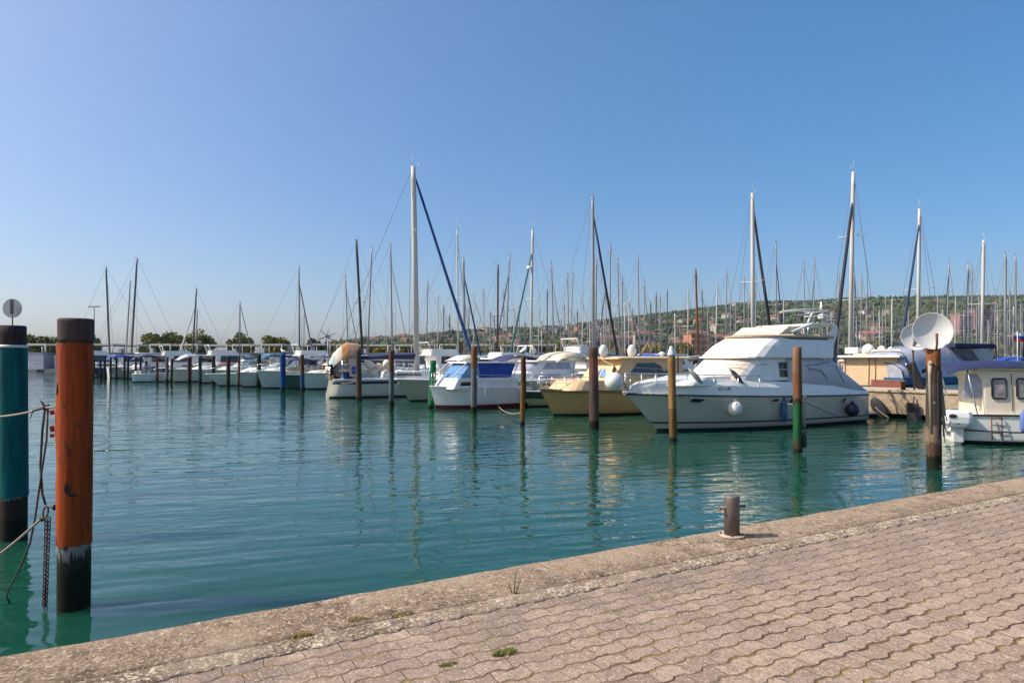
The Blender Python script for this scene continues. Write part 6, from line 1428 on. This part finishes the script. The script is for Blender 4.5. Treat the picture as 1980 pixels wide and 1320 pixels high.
mb = MB(); mb.tube([(a_, -(wfc(a_, z_)+.012), z_) for a_, z_ in (fr_.L(1956, 722, -.96), fr_.L(1957, 795, -.96))], .010, 5); mb.build('door_seam', ALUD, root)
mb = MB(); rr = []
for (px, py) in ((1826, 715), (1850, 706), (1890, 701), (1960, 700), (2010, 703)):
    a, z = fr_.L(px, py, -.9); rr.append([(a, -1.12, z-.16), (a, -1.05, z-.02), (a, -.5, z+.04), (a, .5, z+.04), (a, 1.05, z-.02), (a, 1.12, z-.16)])
mb.loft([r[::1] for r in rr], closed=False, cap0=False, cap1=False, smooth=True); mb.build('bimini', BLUE2, root)
mb = MB(); e_ = fr_.L(1868, 712, -1.0); e2 = fr_.L(1890, 800, -1.0); mb.tube([(e_[0], -1.05, e_[1]), (e2[0], -1.05, e2[1]-.1)], .022, 6); mb.build('bimini_strut', STEEL, root); mb = MB(); mb.tube([(e_[0], 1.05, e_[1]), (e2[0], 1.05, e2[1]-.1)], .022, 6); mb.build('bimini_strut', STEEL, root)
mb = MB(); 
for i in range(3): 
    p0, p1 = fr_.L(1828+14*i, 722, -.6), fr_.L(1872+10*i, 790, -.9)
mb.prism(fr_.poly([(1868, 722), (1905, 722), (1907, 770), (1862, 770)], -.8), -.82, -.78); mb.build('clear_curtain', CLEAR, root)
ld_ = MB()
for px in (1918, 1938):
    a, z = fr_.L(px, 806, -1.2); a2, z2 = fr_.L(px, 850, -1.2); ld_.tube([(a, -1.16, z), (a2, -1.22, z2)], .016, 6)
for py in (807, 822, 837): 
    a, z = fr_.L(1918, py, -1.2); a2, _z = fr_.L(1938, py, -1.2); ld_.tube([(a, -1.19, z), (a2, -1.19, z)], .014, 6)
ld_.build('ladder', RUST, root)
hrail(root, deck_path(5.6, .6, bd, sheer, .35, .98, -1, 8), .4, 5)
sp_ = MB(); a, z = fr_.L(1885, 838, -.9); sp_.box((.1, -.5, .36), (.6, 1.0, .1)); sp_.build('swim_platform', WHITE, root, .03)
mb = MB(); mb.tube([(-.1, -1.2, .42), (1.2, -1.24, .38), (2.4, -1.26, .4)], .022, 6); mb.tube([(.9, -1.26, .38), (1.0, -1.28, .12), (2.4, -1.28, .1)], .02, 6); mb.build('platform_rail', RUBBER, root)
en_p = wl(1851, 858); t2 = thing('outboard_engine', 'white outboard engine on the stern left of the cabin boat ladder', 'engine', (en_p.x, en_p.y, 0), fr_.rz)
sc_ = en_p.y/F
mb = MB()
rr = []
for (zz, l0, l1, w_) in ((.98, -.30, .26, .17), (.94, -.37, .33, .22), (.8, -.42, .36, .25), (.62, -.40, .34, .24), (.5, -.30, .26, .2)):
    rr.append([(l0, -w_*.6, zz), (l0+.1, -w_, zz), (l1-.12, -w_, zz), (l1, -w_*.6, zz), (l1, w_*.6, zz), (l1-.12, w_, zz), (l0+.1, w_, zz), (l0, w_*.6, zz)])
mb.loft(rr, smooth=False); mb.build('cowling', M('engine_white', (.74, .74, .72), .3, var=.04, coat=.3), t2, .03)
mb = MB(); mb.box((0, 0, .3), (.28, .2, .5)); mb.box((0, 0, .0), (.2, .08, .5)); mb.box((.08, 0, .52), (.6, .14, .08)); mb.build('leg', M('engine_leg', (.62, .62, .6), .4), t2, .03)
mb = MB(); v = [(-.2+.11*math.cos(k*2*math.pi/16), -.262, .83+.055*math.sin(k*2*math.pi/16)) for k in range(16)]; mb.add(v, [list(range(16))]); mb.add([(x, -.262, z) for x, z in ((-.1, .60), (-.03, .60), (-.03, .63), (-.1, .63))], [(0, 1, 2, 3)]); mb.build('badge', RUBBER, t2)
fender('long', wp(1979, 815, 17.6), M('blue_white_fender', (.1, .16, .4), .5), 'blue and white fender at the right edge on the cabin boat', .7, wp(1981, 790, 17.7))
# flag at the right edge
fp = wp(1968, 690, 40); t2 = thing('flag', 'small white blue and red flag on a pole at the right edge', 'flag', (fp.x, 40, 1.2))
MB().tube([(0, 0, 0), (-.02, 0, CZ+(HY-640)/F*40-1.2)], .03, 6).build('pole', ALUW, t2)
zf = CZ+(HY-643)/F*40-1.2
for k, cm in enumerate((M('flag_white', (.75, .74, .72), .8), M('flag_blue', (.03, .06, .35), .8), M('flag_red', (.5, .04, .03), .8))):
    mb = MB(); n = 8
    top_ = [(-.25+.9*i/n, .06*math.sin(i*1.2), zf-.17*k-.03*i/n*3) for i in range(n+1)]
    mb.loft([top_, [(x, y+.01, z-.17) for x, y, z in top_]], closed=False, cap0=False, cap1=False, smooth=True); mb.build('cloth', cm, t2)
# clutter boats between the named ones, near the pier
motor_boat('white motor boat with navy canopy behind the thick reddish pile', 1082, 760, (-.8, -.6), 8.5, .7, 2.9, 1.3, 1.1, WHITE, style='cuddy', canopy=(1.5, 5.5, 2.4, 2.75, NAVY))
motor_boat('white flybridge cruiser beyond the boom of the tallest left mast', 842, 757, (-.8, -.6), 9, .8, 3.1, 1.35, 1.2, WHITE, style='fly', ctop=2.5)
motor_boat('white cruiser with cream roof hidden behind the yacht windscreen', 1300, 757, (-.8, -.6), 9, .8, 3.1, 1.35, 1.2, WHITE, style='pilot', ctop=2.6)
motor_boat('white cruiser seen between the bow of the yacht and the pointed cap', 1330, 767, (.6, .8), 8, .6, 3.0, 1.3, 1.2, WHITE2, style='pilot', ctop=2.5)
motor_boat('white day boat with blue cover beyond the blue trimmed cruiser', 1925, 745, (-.8, -.6), 7, .6, 2.6, 1.6, 1.5, WHITE, style='cuddy', canopy=(1, 4.5, 2.2, 2.6, BLUECAN))
motor_boat('pale cruiser just behind the moss green pile', 610, 745, (-.8, -.6), 8.5, .6, 2.8, 1.4, 1.2, WHITE2, style='pilot', ctop=2.5)
motor_boat('white cruiser with a mint canopy behind the bright green pile', 800, 748, (-.8, -.6), 8.5, .6, 2.9, 1.5, 1.3, WHITE, style='pilot', ctop=2.6, glass=CLEAR)
motor_boat('white cruiser behind the grey pile with a brown top', 880, 752, (-.8, -.6), 8.5, .6, 2.9, 1.5, 1.3, WHITE2, style='cuddy', canopy=(2, 5, 2.4, 2.8, LAV))
MB_ = motor_boat
DKH = M('dark_green_hull', (.03, .07, .06), .35); GRH = M('mid_grey_hull', (.25, .27, .26), .4); BLH = M('dark_blue_hull', (.02, .04, .12), .3)
MB_('white cabin boat with a navy cover filling the berth right of the dark blue hull', 222, 731, BP, 8, .6, 2.6, 1.4, 1.2, GRH, style='pilot', ctop=2.7, canopy=(.2, 2.6, 2.2, 2.8, NAVY))
MB_('grey green cabin boat in the berth left of the dark green pile', 470, 748, BP, 8, .6, 2.5, 1.3, 1.15, MC['pale_green_hull'], style='pilot', ctop=2.5)
MB_('dark green hulled boat with a tan cover right behind the bright blue pile', 556, 751.5, BP, 7.5, .5, 2.3, 1.2, 1.05, DKH, style='cuddy', canopy=(1, 4.5, 1.9, 2.4, TAN))
for (px, py, st_, hu, ca, ct, lab) in (
    (285, 727, 'fly', WHITE, None, 3.0, 'white flybridge cruiser across the pier behind the orange brown pile'),
    (352, 728, 'pilot', WHITE2, BLUECAN, 2.9, 'white cruiser with a bright blue cover behind the leaning thin masts'),
    (405, 729.5, 'pilot', WHITE, NAVY, 2.9, 'white cruiser with a navy cover across the pier under the tall rounded tree'),
    (448, 730.5, 'fly', BLH, None, 2.9, 'blue hulled flybridge cruiser across the pier by the short upright mast'),
    (497, 732, 'pilot', WHITE, LAV, 2.9, 'white cruiser with a grey cover across the pier behind the dark green pile'),
    (540, 733, 'fly', WHITE2, None, 2.9, 'white flybridge cruiser across the pier behind the bright blue pile'),
    (655, 736, 'pilot', WHITE, TEALBLUE, 2.9, 'white cruiser with a teal cover behind the patched awning'),
    (715, 738, 'fly', WHITE, None, 2.8, 'white flybridge cruiser behind the cream cushions'),
    (770, 740, 'pilot', GRH, NAVY, 2.8, 'grey cruiser with a navy cover behind the thick pale mast'),
    (965, 745, 'fly', WHITE2, None, 2.8, 'white flybridge cruiser behind the cream canopied cruiser'),
    (1040, 748, 'pilot', BLH, LAV, 2.7, 'dark blue cruiser with a grey cover behind the slim gull pile'),
    (1130, 752, 'pilot', WHITE, NAVY, 2.7, 'white cruiser with a navy cover right behind the thick reddish pile'),
    (1240, 752, 'fly', WHITE, None, 2.9, 'white flybridge cruiser hidden behind the beige cruiser roof'),
    (1375, 752, 'pilot', WHITE2, BLUECAN, 2.8, 'white cruiser with a blue cover behind the yacht windscreen')):
    MB_(lab, px, py, (.78, .62), 8.5, .7, 2.9, 1.5, 1.35, hu, style=st_, ctop=ct, canopy=(-.3, 2.8, 2.3, ct+.05, ca) if ca else None)
# ================================================================== floating houses
FRAMEW = M('floating_house_frame', (.72, .64, .55), .6, var=.05)
FWALL = M('floating_house_wall', (.34, .35, .42), .7, var=.06)
FWALL2 = M('floating_house_glass', (.06, .085, .12), .12, var=.3, spec=.7)
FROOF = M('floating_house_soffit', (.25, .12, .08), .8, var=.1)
def floating_house_parts(root, front_blank):
    MB().box((0, 0, .25), (5.6, 9, .5)).build('pontoon', M('grey_pontoon', (.2, .2, .2), .8), root)
    MB().box((0, .8, 1.75), (5.0, 6.6, 2.5)).build('cabin', FWALL, root, .03)
    if not front_blank:
        MB().box((-1.2, -2.53, 1.7), (2.0, .1, 1.9)).build('window', FWALL2, root); MB().box((1.3, -2.53, 1.7), (2.0, .1, 1.9)).build('window', FWALL2, root)
        MB().box((-2.53, .8, 1.9), (.1, 3.6, 1.4)).build('window', FWALL2, root)
    MB().box((0, .8, 3.25), (4.6, 6.2, .5)).build('upper_parapet', M('parapet_slate', (.17, .21, .26), .5), root, .03)
    MB().box((0, .6, 4.95), (5.2, 5.4, .34)).build('canopy_roof', FRAMEW, root, .02)
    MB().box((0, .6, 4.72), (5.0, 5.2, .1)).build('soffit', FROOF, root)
    for sx_ in (-1, 1):
        for sy_ in (-1, 1):
            mb = MB(); mb.tube([(sx_*2.35, .6+sy_*2.5, 3.0), (sx_*2.45, .6+sy_*2.6, 4.8)], .12, 6); mb.build('post', FRAMEW, root)
    MB().box((-2.1, -1.5, 3.7), (.7, 1.2, 1.2)).build('stair_box', M('stair_white', (.66, .62, .6), .6), root, .03)
FHG = 'floating houses moored in a row at the far side'
fh0 = thing('floating_house', 'grey blue floating house with a blank wall and white sign, left of the orange pile', 'house', ((80-CX)/F*121, 121, 0), R(-4), FHG); floating_house_parts(fh0, True)
text_mesh('EC', 1.2, 'wall_sign', WHITE, fh0, Matrix.Translation((.25, -2.52, 1.35))@Matrix.Rotation(R(90), 4, 'X'))
fh1 = thing('floating_house', 'floating house partly hidden behind the orange pile', 'house', ((150-CX)/F*121, 121, 0), R(-3), FHG); floating_house_parts(fh1, False)
for (px, wd_px, dd, lab) in ((203, 50, 121, 'floating house with its flat roof just right of the orange pile'), (257, 40, 127, 'floating house with an open roof frame behind the right leaning masts'), (319, 42, 121, 'floating house under the wide domed tree'), (374, 35, 122, 'floating house in front of the tall rounded tree'), (427, 40, 125, 'floating house in the gap between the rounded trees'), (475, 39, 122, 'floating house behind the short upright mast'), (531, 42, 122, 'floating house in front of the low domed tree'), (583, 36, 126, 'floating house behind the thick furled sail and wind generator'), (624, 38, 123, 'floating house behind the orange awning'),
                    (674, 38, 124, 'floating house behind the black mast'), (729, 52, 124, 'floating house left of the thick pale mast'), (783, 34, 124, 'floating house directly behind the thick pale mast'), (827, 32, 125, 'floating house above the olive grey cruiser'), (868, 34, 125, 'floating house above the blue canopied cruiser windscreen'), (930, 44, 126, 'floating house behind the cream canopy'), (990, 44, 126, 'floating house behind the gull on the slim pile'), (1052, 46, 126, 'floating house left of the tall grey mast'), (1112, 44, 126, 'floating house behind the thick reddish pile')):
    c_ = copy_tree(fh1); c_.scale = (wd_px/F*dd/5.2, .75, random.uniform(.98, 1.02)); c_.location = ((px-CX)/F*dd, dd, 0); c_['label'] = lab; c_.rotation_euler = (0, 0, R(random.uniform(-4, 3)))

# mooring lines from the row of piles to the boats behind it
def moor(k, hz, tgt, sag, lab, mat=ROPE, r=.015):
    _, b_, h_, r_ = P[k]; rope('mooring_rope', catenary((b_.x+r_, b_.y, hz), tgt, sag), r, lab, mat)
moor('h', 1.2, wp(772, 739, 37.0), .12, 'mooring rope from the brown and teal pile to the olive grey bow')
moor('i', 1.3, wp(660, 741, 40.4), .1, 'mooring rope from the rough brown pile to the navy striped stern')
moor('j', 1.3, wp(638, 742, 41.0), .06, 'mooring rope from the moss green pile to the navy striped stern')
moor('k', 1.3, wp(600, 728, 51.5), .1, 'mooring rope from the brown and blue pile to the pale green boat')
moor('l', 1.4, wp(512, 727, 51.5), .25, 'mooring rope from the bright blue pile to the fishing boat bow', ROPED)
moor('m', 1.2, wp(506, 727, 52.0), .1, 'mooring rope from the dark green pile to the fishing boat bow')
moor('f', 1.1, wp(848, 746, 31.0), .22, 'mooring rope from the grey pile to the blue canopied cruiser bow', ROPED)
moor('d', 1.5, wp(1058, 750, 27.6), .15, 'mooring rope from the thick reddish pile to the beige bow', ROPED)
moor('a', 1.1, wp(1838, 815, 18.8), .2, 'dark mooring rope from the rusty dish pile to the white outboard engine', ROPED)
